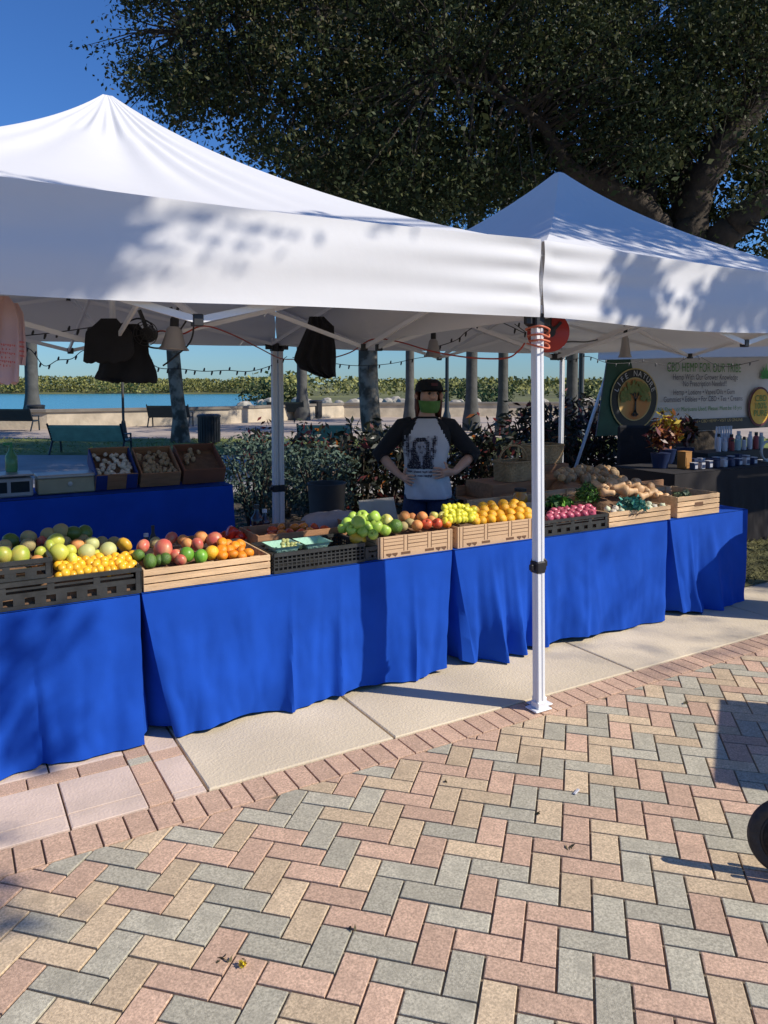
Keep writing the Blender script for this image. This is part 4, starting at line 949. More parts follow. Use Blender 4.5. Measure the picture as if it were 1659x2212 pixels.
liner(-.44, .35, 3.46, 3.845, CZ + .122, c1b); liner(.01, .733, 3.44, 3.85, CZ, c1)
# ---- crate 2: wooden crate of mangoes, avocados, oranges
c2 = wood_crate(.755, 1.365, CV, 3.87, CZ, .105, 'long pale wooden crate of red mangoes, avocados and tangerines')
g2 = 'fruit of the long wooden crate'
for px, py, d, k, v, lab in (
    (299, 1200, 27, 'avocado', 3.53, 'green avocado at the left end of the wooden crate'), (324, 1212, 31, 'avocado', 3.48, 'dark green avocado at the front left of the wooden crate'),
    (309, 1180, 30, 'mango_red', 3.66, 'red mango behind the left avocados'), (352, 1186, 42, 'mango_red', 3.55, 'biggest red mango in the wooden crate'),
    (357, 1207, 27, 'avocado', 3.49, 'dull green avocado under the biggest red mango'), (379, 1200, 27, 'mango_red', 3.52, 'red brown mango right of the biggest one'),
    (403, 1198, 31, 'lime', 3.50, 'green fruit in the middle front of the wooden crate'), (434, 1202, 29, 'lime', 3.48, 'bright green fruit left of the yellow fruit'),
    (457, 1194, 30, 'yellow_orange', 3.50, 'yellow fruit beside the tangerines'), (434, 1162, 28, 'peach', 3.72, 'peach coloured fruit at the back of the wooden crate'),
    (463, 1166, 33, 'mango_red', 3.68, 'crimson mango behind the tangerines'), (426, 1176, 27, 'mango_red', 3.64, 'pink mango in front of the peach coloured fruit'),
    (404, 1175, 24, 'peach', 3.66, 'small pink fruit left of the pink mango'), (370, 1162, 28, 'mango_red', 3.80, 'dark red mango in the shade at the back'),
    (395, 1166, 22, 'peach', 3.76, 'small shaded fruit behind the small pink one'), (335, 1172, 24, 'melon_brown', 3.76, 'brown fruit behind the biggest red mango'), (343, 1210, 24, 'avocado', 3.5, 'small avocado between the front avocados'), (390, 1210, 24, 'mango_red', 3.47, 'small red brown mango low at the front rim')):
    FP(k, px, py, d, v, lab, 'avocado' if k == 'avocado' else ('mango' if 'mango' in k else 'fruit'), g2, name={'mango_red': 'mango', 'avocado': 'avocado', 'lime': 'green_fruit', 'yellow_orange': 'yellow_fruit', 'melon_brown': 'brown_fruit'}.get(k, 'peach'))
for px, py, v in ((480, 1173, 3.6), (496, 1188, 3.53), (508, 1180, 3.56), (480, 1200, 3.475), (503, 1198, 3.48), (519, 1190, 3.5), (519, 1176, 3.6), (492, 1176, 3.6), (522, 1201, 3.465), (478, 1188, 3.53), (536, 1195, 3.47)):
    FP('tangerine', px, py, 24, v, 'bright tangerine heaped at the right end of the long wooden crate', 'tangerine', 'tangerines in the wooden crate')
liner(.77, 1.35, 3.44, 3.855, CZ, c2)
# ---- crate 3: black crate, green trays, tomatoes
c3 = plastic_crate(1.385, 1.895, CV, 3.72, CZ, .103, 'black mesh crate under the pale green berry trays', fine=True)
M_pulp = mat('green_pulp_tray', (0.34, 0.58, 0.46), .85, scale=30, var=.1, bump=.3, bscale=80)
def pulp(u, v, z, w, l, label):
    root = MB(); h = .04
    def f(s, t): 
        a, b = (s - .5) * 2, (t - .5) * 2; e = max(abs(a), abs(b)); return (u + a * w / 2 * (1 - .0 * e), v + b * l / 2, z + h * ss(.62, .97, e))
    root.grid(f, 20, 20); o = obj('fruit_tray', root, M_pulp, None, smooth=True); return tag(o, label, 'tray', 'pale green pulp trays')
pulp(1.475, 3.53, CZ + .085, .155, .17, 'pale green pulp tray at the left of the black mesh crate, empty'); pulp(1.645, 3.53, CZ + .085, .155, .17, 'pale green pulp tray of figs, right of the empty tray')
for k in range(12): fruit('fig', V(612 + (k % 5) * 9 + rr.uniform(-2, 2), 1182 - (k // 5) * 7, 3.5 + .02 * (k // 5)), .026, 'small pale green fig in the pulp tray of the black mesh crate', 'fig', 'figs in the pulp tray')
mb = MB(); M_bask = mat('chip_basket', (0.30, 0.17, 0.09), .8, scale=12, var=.25)
tomz = CZ + .06
wt = wood_crate(1.42, 2.02, 3.74, 4.02, CZ, .135, 'brown wooden tray of tomatoes behind the black mesh crate', 2, M_dkwood, group='brown wooden trays')
for px, py, d, k, v in ((586, 1160, 25, 'tomato', 3.8), (609, 1154, 23, 'tomato_orange', 3.8), (626, 1151, 21, 'tomato', 3.81), (649, 1152, 23, 'tomato', 3.8), (671, 1149, 24, 'tomato_orange', 3.79), (689, 1153, 22, 'tomato', 3.78), (701, 1145, 23, 'tomato', 3.82), (606, 1141, 21, 'tomato_orange', 3.92), (636, 1139, 21, 'tomato_orange', 3.93), (655, 1138, 21, 'tomato_orange', 3.93), (680, 1140, 21, 'tomato', 3.9), (588, 1146, 22, 'tomato', 3.92), (640, 1163, 22, 'tomato', 3.77), (615, 1166, 22, 'tomato', 3.77), (660, 1162, 22, 'tomato', 3.77)):
    FP(k, px, py, d, v, 'ripe tomato heaped in the brown tray behind the pale green trays', 'tomato', 'tomatoes in the brown tray', 'tomato')
liner(1.44, 2.0, 3.755, 4.005, CZ, wt)
rt = wood_crate(1.04, 1.42, 3.885, 4.14, CZ, .09, 'low dark wooden tray of red peppers behind the tangerines', 2, M_dkwood, group='brown wooden trays')
for px, py, d, v in ((501, 1153, 34, 3.96), (520, 1160, 27, 3.93), (535, 1163, 24, 3.92), (548, 1166, 22, 3.92), (514, 1168, 22, 3.91), (488, 1160, 26, 4.0), (530, 1152, 24, 4.02)):
    FP('red_pepper', px, py, d, v, 'red bell pepper in the low dark tray behind the tangerines', 'pepper', 'red peppers in the dark tray')
liner(1.06, 1.41, 3.9, 4.13, CZ, rt)
p = V(773, 1164, 3.50); fruit('yellow_squash', p, .092, 'yellow squash in the leg\'s shadow, left of the green apples', 'squash', None, 'squash', (.3, .2, 0))
c3b = plastic_crate(1.905, 1.995, CV + .01, 3.6, CZ, .075, 'narrow black plastic tub under the yellow squash')
# ---- boxes 4 and 5: printed cardboard
c4 = card_box(2.0 - .02, 2.468, CV, 3.80, CZ, .118, 'printed cardboard fruit box of apples, left of the tablecloth gap')
g4 = 'green apples in the printed box'
for px, py, d, k, v in ((750, 1133, 27, 'green_apple', 3.60), (775, 1131, 33, 'green_apple', 3.52), (783, 1116, 26, 'green_apple', 3.62), (808, 1119, 29, 'green_apple', 3.58), (813, 1138, 29, 'green_apple', 3.49), (793, 1140, 26, 'green_apple', 3.5), (806, 1155, 22, 'green_apple', 3.45), (762, 1118, 24, 'green_apple', 3.66), (794, 1122, 24, 'green_apple', 3.6), (760, 1146, 24, 'green_apple', 3.53), (832, 1146, 24, 'green_apple', 3.47), (740, 1142, 22, 'green_apple', 3.6), (783, 1150, 22, 'green_apple', 3.48)):
    FP(k, px, py, d, v, 'shiny green apple heaped at the left end of the printed box', 'apple', g4)
for px, py, d, k, v, lab in ((836, 1126, 28, 'yellow_apple', 3.55, 'yellow apple behind the dark green avocado'), (855, 1137, 30, 'avocado', 3.48, 'dark green avocado at the middle of the printed box'), (874, 1116, 24, 'peach', 3.62, 'tan peach at the back of the printed box'), (871, 1137, 21, 'melon_brown', 3.50, 'brown pear beside the dark green avocado'),
    (901, 1135, 23, 'peach', 3.48, 'orange tan peach beside the left red apple'), (912, 1117, 24, 'peach', 3.58, 'tall tan peach behind the red apples'), (922, 1132, 22, 'red_apple', 3.48, 'left of the two red apples'), (945, 1131, 22, 'red_apple', 3.48, 'right of the two red apples'), (937, 1115, 19, 'yellow_apple', 3.58, 'yellow brown apple behind the red apples'),
    (956, 1116, 20, 'yellow_apple', 3.56, 'yellow apple at the back right of the printed box'), (965, 1132, 20, 'tangerine', 3.47, 'tangerine at the right end of the printed box'), (886, 1130, 22, 'melon_brown', 3.55, 'brown pear between the peaches'), (932, 1124, 20, 'peach', 3.53, 'small peach between the red apples'), (890, 1118, 20, 'peach', 3.62, 'small tan peach left of the tall one')):
    FP(k, px, py, d, v, lab, lab.split(' at')[0].split(' behind')[0].split(' be')[0].split()[-1] if 'two' not in lab else 'apple', 'mixed fruit of the printed apple box', name={'yellow_apple': 'apple', 'red_apple': 'apple', 'melon_brown': 'pear'}.get(k, k))
liner(1.99, 2.46, 3.435, 3.79, CZ, c4)
c5 = card_box(2.505, 3.07, CV, 3.80, CZ, .124, 'printed cardboard fruit box of lemons and oranges behind the front leg')
for k in range(30):
    r_ = k // 8; px = 962 + (k % 8) * 8.6 + rr.uniform(-3, 3); py = 1126 - r_ * 9 + rr.uniform(-3, 2) - (k % 8) * .8
    FP('lemon', px, py, 17, 3.47 + .05 * r_, 'small yellow lemon at the left end of the printed box by the front leg', 'lemon', 'lemons in the printed box')
for r_, (n, x0, x1, y0, y1, v) in enumerate(((7, 1024, 1140, 1126, 1116, 3.47), (7, 1024, 1138, 1116, 1105, 3.53), (6, 1026, 1128, 1104, 1096, 3.60), (4, 1040, 1112, 1094, 1089, 3.66))):
    for k in range(n):
        t = k / (n - 1); FP('yellow_orange', x0 + (x1 - x0) * t + rr.uniform(-3, 3), y0 + (y1 - y0) * t + rr.uniform(-2, 2), 22.5, v, 'golden orange heaped in the printed box beside the front leg', 'orange', 'oranges in the printed box', 'orange')
liner(2.52, 3.06, 3.435, 3.79, CZ, c5)
# ---- crates 6-8
c6 = plastic_crate(3.09, 3.70, CV, 3.80, CZ, .098, 'black plastic crate of red onions right of the front leg')
for k in range(20):
    r_ = k // 7; px = 1186 + (k % 7) * 15 + r_ * 4 + rr.uniform(-3, 3); py = 1119 - (k % 7) * 1.6 - r_ * 7
    FP('red_onion', px, py, 20, 3.47 + .07 * r_, 'shiny red onion in the black crate right of the front leg', 'onion', 'red onions in the black crate')
liner(3.1, 3.69, 3.44, 3.79, CZ, c6)
c7 = wood_crate(3.715, 4.315, CV, 3.83, CZ, .102, 'pale wooden crate of garlic and turnips, third crate from the right end')
for k in range(15):
    r_ = k // 8; px = 1326 + (k % 8) * 15 + rr.uniform(-3, 3) - r_ * 14; py = 1106 - (k % 8) * 1.8 - r_ * 6
    FP('pale_turnip' if k % 3 else 'garlic_bulb', px, py, 15, 3.455 + .035 * r_, 'small pale turnip in the wooden crate right of the red onions' if k % 3 else 'white garlic bulb in the wooden crate right of the red onions', 'turnip' if k % 3 else 'garlic', 'turnips and garlic in the wooden crate', 'turnip' if k % 3 else 'garlic_bulb')
c8 = wood_crate(4.385, 4.845, CV, 3.83, CZ, .15, 'end wooden crate with a hand hole, rightmost on the blue tables', 4, None, True)
# turquoise net bag, greens, artichokes
M_net = mat('turquoise_net', (0.05, 0.30, 0.25), .6, scale=20, var=.3)
def leafy(name, c, r, h, n, size, mats, label, cat, asp=.4, up=.6, group=None):
    q = NP.normal(size=(n, 3)); q /= np.linalg.norm(q, axis=1)[:, None]; q *= NP.uniform(.3, 1, n)[:, None]; q[:, 2] = np.abs(q[:, 2])
    return tag(leaf_mesh(name, np.array(c) + q * np.array([r, r, h]), size, mats, loc=tuple(c), asp=asp, up=up), label, cat, group)
M_kale = mat('kale_leaf', (0.045, 0.18, 0.12), .6, var=.3, island=.35); M_herb = mat('herb_leaf', (0.03, 0.10, 0.012), .6, var=.3, island=.4); M_lett = mat('lettuce_leaf', (0.16, 0.36, 0.05), .55, var=.3, island=.3)
M_arti = mat('artichoke_leaf', (0.16, 0.22, 0.12), .6, var=.3, island=.3)
p = V(1366, 1086, 3.475); leafy('kale_bunch', p - Vector((0, 0, .035)), .105, .075, 420, .05, [M_kale, M_net], 'turquoise green kale bunch at the rim of the turnip crate', 'kale')
p = V(1268, 1066, 3.74); leafy('herb_bunch', p - Vector((0, 0, .05)), .09, .13, 700, .035, [M_herb, M_herb, M_lett], 'dark green dill bunch standing in front of the onions', 'herb bunch', .25, 1.2)
p = V(1206, 1081, 3.8); leafy('lettuce', p - Vector((0, 0, .03)), .10, .055, 240, .06, [M_lett, M_herb], 'bright green lettuce heads just right of the front leg', 'lettuce', .7)
for k, (px, py) in enumerate(((1462, 1072), (1478, 1066), (1470, 1081))):
    p = V(px, py, 3.56 + .04 * k); leafy('artichoke', p - Vector((0, 0, .03)), .045, .06, 70, .04, [M_arti], ('artichoke at the left of the end crate', 'topmost artichoke of the end crate', 'lowest artichoke of the end crate')[k], 'artichoke', .75, .8, 'artichokes of the end crate')
# second row behind: long wooden crates, squashes, onions, baskets
cb1 = wood_crate(3.10, 3.72, 3.83, 4.13, CZ, .14, 'wooden crate behind the red onions, holding greens', 2)
cb2 = wood_crate(3.74, 4.36, 3.85, 4.14, CZ, .15, 'wooden crate of butternut squashes behind the turnip crate', 3)
cb3 = wood_crate(4.40, 4.98, 3.85, 4.14, CZ, .12, 'wooden crate behind the end crate, half filled with squashes', 3)
sq = [(1292, 1050, 34), (1305, 1056, 30), (1318, 1046, 36), (1331, 1050, 40), (1345, 1042, 38), (1354, 1048, 36), (1366, 1049, 34), (1378, 1056, 36), (1392, 1061, 34), (1405, 1066, 32), (1419, 1070, 30), (1340, 1058, 36), (1362, 1062, 32), (1388, 1072, 30), (1432, 1074, 28), (1312, 1064, 30), (1372, 1040, 28), (1399, 1052, 30)]
for k, (px, py, d) in enumerate(sq):
    FP('butternut_squash', px, py, d * .92, 3.70 - .0045 * (py - 1050), 'tan butternut squash heaped behind the turquoise kale', 'squash', 'butternut squashes', 'butternut_squash', 1.15, (random.uniform(1.1, 1.7), random.uniform(-.3, .3), random.uniform(0, 6.28)))
liner(3.73, 4.3, 3.44, 3.815, CZ, c7); liner(4.40, 4.83, 3.44, 3.815, CZ, c8); liner(3.755, 4.35, 3.87, 4.125, CZ, cb2)
# raised rear stand with onions and baskets
root = empty('display_stand', (4.35, 4.55, 0), 'low wooden display stand of onions behind the right tables', 'display stand')
mb = MB(); mb.box((4.35, 4.5, .74), (1.75, .56, .02), 0, None, .003); mb.box((4.35, 4.225, .785), (1.75, .014, .09), 0, None, .002); mb.box((4.35, 4.775, .785), (1.75, .014, .09), 0, None, .002); obj('shelf', mb, M_dkwood, root)
for x in (3.55, 5.15):
    for y in (4.28, 4.72):
        mb = MB(); mb.box((x, y, .365), (.05, .05, .73)); obj('leg', mb, M_dkwood, root)
for k in range(62):
    t = rr.random(); px = 1200 + 148 * t; e = math.sin(math.pi * min(1, t * 1.05)); py = 1034 - rr.random() * (16 + 18 * e) + 8 * t
    FP('yellow_onion' if k % 2 else 'potato', px, py, rr.uniform(14, 19), 4.30 + .35 * (1034 - py + 8 * t) / 34, 'brown onion or potato heaped on the wooden stand behind the dill' , 'onion' if k % 2 else 'potato', 'onions and potatoes on the stand', 'onion' if k % 2 else 'potato')
liner(3.55, 5.15, 4.24, 4.76, .75, root, m=M_dkwood, name='heap_board')
M_wick = mat('wicker', (0.42, 0.27, 0.13), .8, scale=9, var=.3, bump=.8, bscale=60)
def basket(c, w, l, h, label, handle=True):
    root = empty('wicker_basket', c, label, 'basket', 'wicker baskets'); mb = MB(); n = 40; rows = 9
    def ring(z, k, o): 
        return [Vector((c[0] + (w / 2 * k) * math.copysign(abs(math.cos(a)) ** .5, math.cos(a)) * (1 + .012 * math.cos(a * 20 + o)), c[1] + (l / 2 * k) * math.copysign(abs(math.sin(a)) ** .5, math.sin(a)) * (1 + .012 * math.cos(a * 20 + o)), c[2] + z)) for a in [2 * math.pi * i / n for i in range(n)]]
    vs = []; fs = []
    for j in range(rows + 1): vs += ring(.002 + h * j / rows, .93 + .07 * j / rows, math.pi * (j % 2))
    for j in range(rows + 1): vs += ring(.012 + (h - .012) * (1 - j / rows), .89 + .07 * (1 - j / rows), 0)
    R_ = 2 * rows + 2
    for j in range(R_ - 1):
        for i in range(n): a, b = j * n + i, j * n + (i + 1) % n; fs.append((a, b, b + n, a + n))
    fs += [tuple(range(n)), tuple((R_ - 1) * n + i for i in range(n))]
    mb.add(vs, fs); obj('body', mb, M_wick, root)
    mb = MB(); P = ring(h, 1.0, 0); mb.tube(P + [P[0]], .009, 6, 0, False); obj('rim', mb, M_wick, root)
    if handle:
        mb = MB(); mb.tube([(c[0] + w * .47 * math.cos(a), c[1], c[2] + h + w * .42 * math.sin(a)) for a in [math.pi * i / 14 for i in range(15)]], .009, 6); obj('handle', mb, M_wick, root)
    return root
p = V(1108, 1037, 4.55); basket((p.x, p.y, p.z), .30, .22, .15, 'lower wicker basket with a round handle behind the oranges')
root = empty('display_stand', (3.55, 4.9, 0), 'dark wooden crate stack under the wicker baskets', 'display stand'); 
zb = p.z; mb = MB(); mb.box((p.x + .15, 4.6, zb / 2), (.9, .34, zb - .004), 0, None, .004); obj('shelf', mb, M_dkwood, root)
p = V(1172, 1000, 4.95); basket((p.x, p.y, p.z), .36, .24, .16, 'upper rectangular wicker basket crossed by the front leg', False)
mb = MB(); mb.box((p.x, p.y, p.z / 2), (.38, .26, p.z - .004), 0, None, .004); o = obj('display_block', mb, M_dkwood); tag(o, 'tall dark wooden block under the upper wicker basket', 'display stand')
p = V(1124, 1077, 3.98); mb = MB(); mb.lathe([(0, 0), (.045, 0), (.05, .02), (.05, .085), (.04, .10), (.04, .112)], p - Vector((0, 0, .06)), 16); mb.lathe([(.043, .112), (.043, .132), (0, .134)], p - Vector((0, 0, .06)), 16, 1)
tag(obj('honey_jar', mb, [mat('honey_glass', (0.62, 0.25, 0.02), .15), M_black], None, smooth=True), 'orange honey jar standing left of the front leg', 'jar')
mb = MB(); mb.box((p.x, p.y, (p.z - .06 + CZ) / 2), (.22, .2, p.z - .06 - CZ - .002), 0, None, .003); tag(obj('wooden_block', mb, M_dkwood), 'small dark wooden block under the honey jar', 'block')
# between: bags, signs, bottles behind the fruit
M_bag = mat('grey_paper_bag', (0.33, 0.30, 0.31), .8, scale=6, var=.15, bump=.4, bscale=14)
def sack(c, w, l, h, m, label, yaw=0):
    mb = MB(); rot = Matrix.Rotation(yaw, 3, 'Z')
    def f(s, t):
        a = 2 * math.pi * s; b = -math.pi / 2 + math.pi * t; k = math.cos(b) ** .45
        q = Vector((w / 2 * math.copysign(abs(math.cos(a)) ** .6, math.cos(a)) * k, l / 2 * math.copysign(abs(math.sin(a)) ** .6, math.sin(a)) * k, h / 2 + h / 2 * math.sin(b) + .006 * math.sin(a * 5 + b * 7)))
        q.z = max(q.z, .001); return rot @ q + Vector(c)
    mb.grid(f, 36, 16); return tag(obj('paper_sack', mb, m, None, smooth='all'), label, 'bag')
p = V(716, 1140, 4.05); sack((p.x, p.y, CZ), .42, .2, .16, M_bag, 'grey crumpled sack lying behind the tomatoes', .1)
p = V(700, 1128, 4.08); 
mb = MB(); p = V(817, 1096, 4.0); mb.box((p.x, p.y, p.z - .02), (.26, .012, .15), 0, Euler((-.35, 0, .05)), .002); mb.box((p.x, p.y + .03, CZ + .08), (.2, .012, .16), 0, None, .002); tag(obj('price_board', mb, mat('grey_card', (.36, .33, .28), .8)), 'plain grey card leaning behind the green apples', 'sign')
M_label = mat('bottle_label', (.55, .55, .6), .6)
def bottle(px, py, v, h, r, m, capm, label, base=None):
    p = V(px, py, v); z = base if base is not None else p.z; c = Vector((p.x, p.y, z)); root = empty('bottle', c, label, 'bottle', 'bottles among the fruit')
    mb = MB(); mb.lathe([(0, 0), (r, 0), (r, h * .6), (r * .9, h * .68), (r * .4, h * .8), (r * .36, h * .92)], c, 14); obj('body', mb, m, root, smooth=True)
    mb = MB(); mb.lathe([(r * .42, h * .9), (r * .42, h), (0, h)], c, 12); obj('cap', mb, capm, root, smooth=True)
    mb = MB(); mb.lathe([(r * 1.01, h * .2), (r * 1.01, h * .5)], c, 14); obj('label', mb, M_label, root, smooth=True)
bottle(316, 1180, 3.92, .17, .03, M_black, M_label, 'black bottle with a white cap behind the red mangoes', CZ); bottle(331, 1180, 3.96, .2, .022, M_black, M_black, 'thin black bottle beside the white capped one', CZ)
M_wine = mat('dark_glass', (.02, .012, .02), .1); bottle(555, 1150, 4.1, .24, .038, M_wine, M_black, 'dark glass bottle with a red cap between peppers and tomatoes', CZ); bottle(572, 1150, 4.14, .2, .034, M_wine, M_label, 'dark bottle with a pale label left of the tomatoes', CZ)
# ================================================================== things hung in the canopies
M_red = mat('red_cord', (0.42, 0.05, 0.025), .5, scale=20, var=.2)
def cord(name, pts, r, m, label, cat, group=None, seg=6):
    P = []
    C_ = [D(*p) for p in pts]
    for i in range(len(C_) - 1):
        p0, p1, p2, p3 = C_[max(i - 1, 0)], C_[i], C_[i + 1], C_[min(i + 2, len(C_) - 1)]
        for k in range(seg):
            t = k / seg; P.append(.5 * ((2 * p1) + (p2 - p0) * t + (2 * p0 - 5 * p1 + 4 * p2 - p3) * t * t + (3 * p1 - p0 - 3 * p2 + p3) * t ** 3))
    P.append(C_[-1]); return tag(obj(name, MB().tube(P, r, 6), m, None, smooth='all'), label, cat, group), P
cord('extension_cord', [(318, 735, 4.2), (345, 715, 4.2), (392, 722, 4.15), (440, 704, 4.2), (500, 722, 4.7), (560, 752, 5.6), (605, 774, 6.35), (640, 776, 6.35), (700, 776, 5.9), (755, 762, 5.4), (804, 733, 5.05), (860, 738, 4.9), (930, 758, 4.6), (1010, 772, 4.3), (1090, 774, 4.0), (1120, 758, 3.8), (1133, 742, 3.68)], .0045, M_red, 'long red extension cord looped from the tent middle to the front leg', 'extension cord')
cord('power_cable', [(215, 702, 4.1), (262, 700, 4.15), (300, 688, 4.2), (330, 706, 4.2), (312, 742, 4.2), (345, 752, 4.2), (372, 735, 4.1), (398, 700, 4.1), (405, 690, 4.1), (418, 700, 4.1), (410, 740, 4.1), (372, 775, 4.1), (352, 790, 4.1)], .005, M_black, 'black tangled power cable by the left clamp lamp', 'cable')
cord('lashing_cord', [(1138, 742, 3.66), (1170, 750, 3.60), (1186, 752, 3.66), (1180, 742, 3.74), (1140, 727, 3.68), (1168, 722, 3.60), (1186, 728, 3.66), (1178, 715, 3.74), (1136, 712, 3.68), (1165, 704, 3.60), (1187, 712, 3.66), (1176, 724, 3.74), (1143, 736, 3.68), (1170, 734, 3.60), (1187, 738, 3.66)], .005, mat('orange_cord', (.62, .16, .08), .5), 'orange cord wrapped round the top of the front leg', 'cord')
# string lights
def string_lights(pts, label, nb):
    o, P = cord('string_light_wire', pts, .0032, M_black, label, 'string lights', 'strings of small lights')
    L = [0]
    for a, b in zip(P, P[1:]): L.append(L[-1] + (b - a).length)
    for k in range(nb):
        s = L[-1] * (k + .5) / nb; i = max(j for j in range(len(L)) if L[j] <= s); i = min(i, len(P) - 2); t = (s - L[i]) / max(1e-6, L[i + 1] - L[i]); p = P[i].lerp(P[i + 1], t)
        up = -1 if k % 3 else .8; mb = MB(); mb.tube([p, p + Vector((.004, .002, .014)) * up, p + Vector((.01, .004, .034)) * up], [.006, .008, .005], 6); b = obj('bulb', mb, M_black, o)
string_lights([(55, 725, 4.6), (120, 718, 4.5), (190, 708, 4.3), (230, 700, 4.2)], 'short string of lights running from the plastic bags to the black aprons', 7)
string_lights([(0, 760, 5.6), (60, 752, 5.7), (95, 790, 5.8), (125, 778, 5.8), (155, 775, 5.8), (180, 757, 5.8), (215, 755, 5.8)], 'string of lights sagging below the left rear edge', 11)
string_lights([(318, 778, 5.9), (345, 795, 5.95), (390, 797, 6.0), (440, 802, 6.1), (490, 800, 6.2), (540, 802, 6.3), (590, 788, 6.4), (620, 770, 6.45)], 'string of lights sagging across the rear opening of the left tent', 17)
string_lights([(632, 772, 6.4), (700, 782, 6.6), (770, 790, 6.9), (840, 786, 7.1), (900, 774, 7.2), (930, 770, 7.2)], 'string of lights between the inner leg and the person', 13)
string_lights([(1112, 700, 5), (1135, 720, 5.2), (1060, 690, 5.2), (1010, 715, 5.6), (985, 735, 5.8), (940, 750, 6)], 'string of lights under the join of the two tents', 11)
string_lights([(1195, 765, 6.5), (1230, 778, 7.2), (1270, 770, 7.6), (1320, 785, 8.0), (1400, 782, 8.2), (1450, 790, 8.3), (1500, 768, 8.3), (1560, 792, 8.2), (1640, 778, 8.0)], 'string of lights hanging along the rear edge of the right tent, before the banner', 20)
cord('dark_cable', [(1195, 745, 4.2), (1230, 738, 4.6), (1270, 738, 5.2), (1310, 728, 5.8), (1345, 712, 6.4)], .005, M_black, 'dark cable from the reel to the lamp under the right tent', 'cable')
# clamp lamps
M_alu = mat('brushed_aluminium', (0.45, 0.42, 0.39), .42, metal=.7, scale=6, var=.06)
M_bulb = mat('frosted_bulb', (0.75, 0.74, 0.70), .4)
def clamp_lamp(px, py_top, py_rim, wpx, Z, label, tilt=0):
    p = D(px, py_top, Z); q = D(px, py_rim, Z); h = p.z - q.z; r = wpx / 2 * Z / FPX
    root = empty('clamp_lamp', q, label, 'clamp lamp', 'clamp lamps under the canopies'); M = Matrix.Rotation(tilt, 3, 'Y')
    mb = MB(); mb.lathe([(r, 0), (r * 1.02, .003), (r * .82, h * .12), (r * .62, h * .4), (r * .5, h * .62), (r * .33, h * .7), (r * .30, h * .68), (r * .46, h * .6), (r * .6, h * .38), (r * .79, h * .12)], q, 24, 0, M); obj('reflector', mb, M_alu, root, smooth=True)
    mb = MB(); mb.lathe([(r * .26, h * .62), (r * .30, h * .72), (r * .3, h * .92), (r * .2, h), (0, h)], q, 14, 0, M); obj('socket', mb, M_black, root, smooth=True)
    mb = MB(); mb.lathe([(0, h * .1), (r * .2, h * .14), (r * .34, h * .3), (r * .28, h * .46), (r * .18, h * .6), (r * .18, h * .64)], q, 14, 0, M); obj('bulb', mb, M_bulb, root, smooth=True)
    a = q + M @ Vector((0, 0, h * .95)); mb = MB(); mb.bar(a, a + Vector((-.02, 0, .06)), .02, .012); mb.bar(a, a + Vector((.02, 0, .06)), .02, .012); obj('clamp', mb, M_black, root)
clamp_lamp(375, 684, 756, 64, 4.1, 'left clamp lamp with a bell reflector beside the black aprons', .05)
clamp_lamp(936, 716, 771, 38, 5.9, 'middle clamp lamp near the join of the tents, above the person')
clamp_lamp(1350, 706, 772, 28, 7.0, 'right clamp lamp under the right tent, above the banner')
# cord reel behind the front leg
c = D(1184, 718, 4.02); root = empty('cord_reel', c - Vector((0, 0, .1)), 'round red cord reel hung behind the front leg', 'cord reel')
ax = Vector((FW[0], FW[1], 0)).normalized(); M = Vector((0, 0, 1)).rotation_difference(ax).to_matrix()
M_reel = mat('red_reel_plastic', (0.36, 0.02, 0.012), .35)
for s, nm in ((-.035, 'flange'), (.035, 'flange')):
    mb = MB(); mb.lathe([(.0, -.003), (.1, -.003), (.106, 0), (.1, .003), (0, .003)], c + ax * s, 32, 0, M); obj(nm, mb, M_reel, root, smooth=True)
mb = MB(); mb.lathe([(.075, -.03), (.082, -.015), (.078, 0), (.083, .015), (.076, .03)], c, 28, 0, M); obj('wound_cord', mb, M_red, root, smooth=True)
mb = MB(); mb.lathe([(.03, -.042), (.03, -.05), (0, -.05)], c, 16, 0, M); mb.bar(c - ax * .045 + Vector((0, 0, -.01)), c - ax * .045 + Vector((.05, -.03, .05)), .014); obj('crank', mb, M_black, root)
mb = MB(); mb.tube([c + ax * .05 + Vector((0, 0, -.05)), c + ax * .05 + Vector((0, 0, .12)), c + Vector((0, 0, .15)), c - ax * .05 + Vector((0, 0, .12)), c - ax * .05], .007, 6); obj('hanger', mb, M_black, root)
# black cloths hung in the left tent
M_blk = mat('black_fabric', (0.010, 0.010, 0.013), .9, scale=8, var=.3, bump=.3, bscale=20)
def hung(name, Z, outline, label, cat, m, thick=.02, fold=.016, freq=30, sub=None, root=None):
    """cloth hanging in folds: rows of (py, left px, right px) give its height, width and position at distance Z; it has two sides and a hollow between them"""
    mb = MB(); rows = outline
    def row(t):
        k = t * (len(rows) - 1); i = min(int(k), len(rows) - 2); f = k - i; return [rows[i][j] + (rows[i + 1][j] - rows[i][j]) * f for j in range(3)]
    def f(s, t):
        y, a, b = row(t); ang = 2 * math.pi * s; x = (a + b) / 2 + (b - a) / 2 * math.cos(ang)
        p = D(x, y, Z); q = math.sin(ang); off = thick * (.3 + .7 * t) * math.copysign(abs(q) ** .7, q) + fold * math.sin(freq * (x - a) / max(8, b - a) * .6 + 2.2 * t) * (.3 + .7 * t) * (abs(q) ** .5)
        p += Vector((FW[0], FW[1], 0)) * off; p.z += .006 * math.sin(x * .22) * t; return p
    mb.grid(f, 72, 18); o = obj(name, mb, m, root, smooth='all')
    return o if root else tag(o, label, cat)
hung('tote_bag', 4.0, [(688, 218, 252), (700, 206, 262), (716, 185, 285), (740, 183, 288), (765, 181, 290), (783, 180, 268)], 'square black cloth bag hanging under the middle of the left tent', 'cloth bag', M_blk, .03, .006, 9)
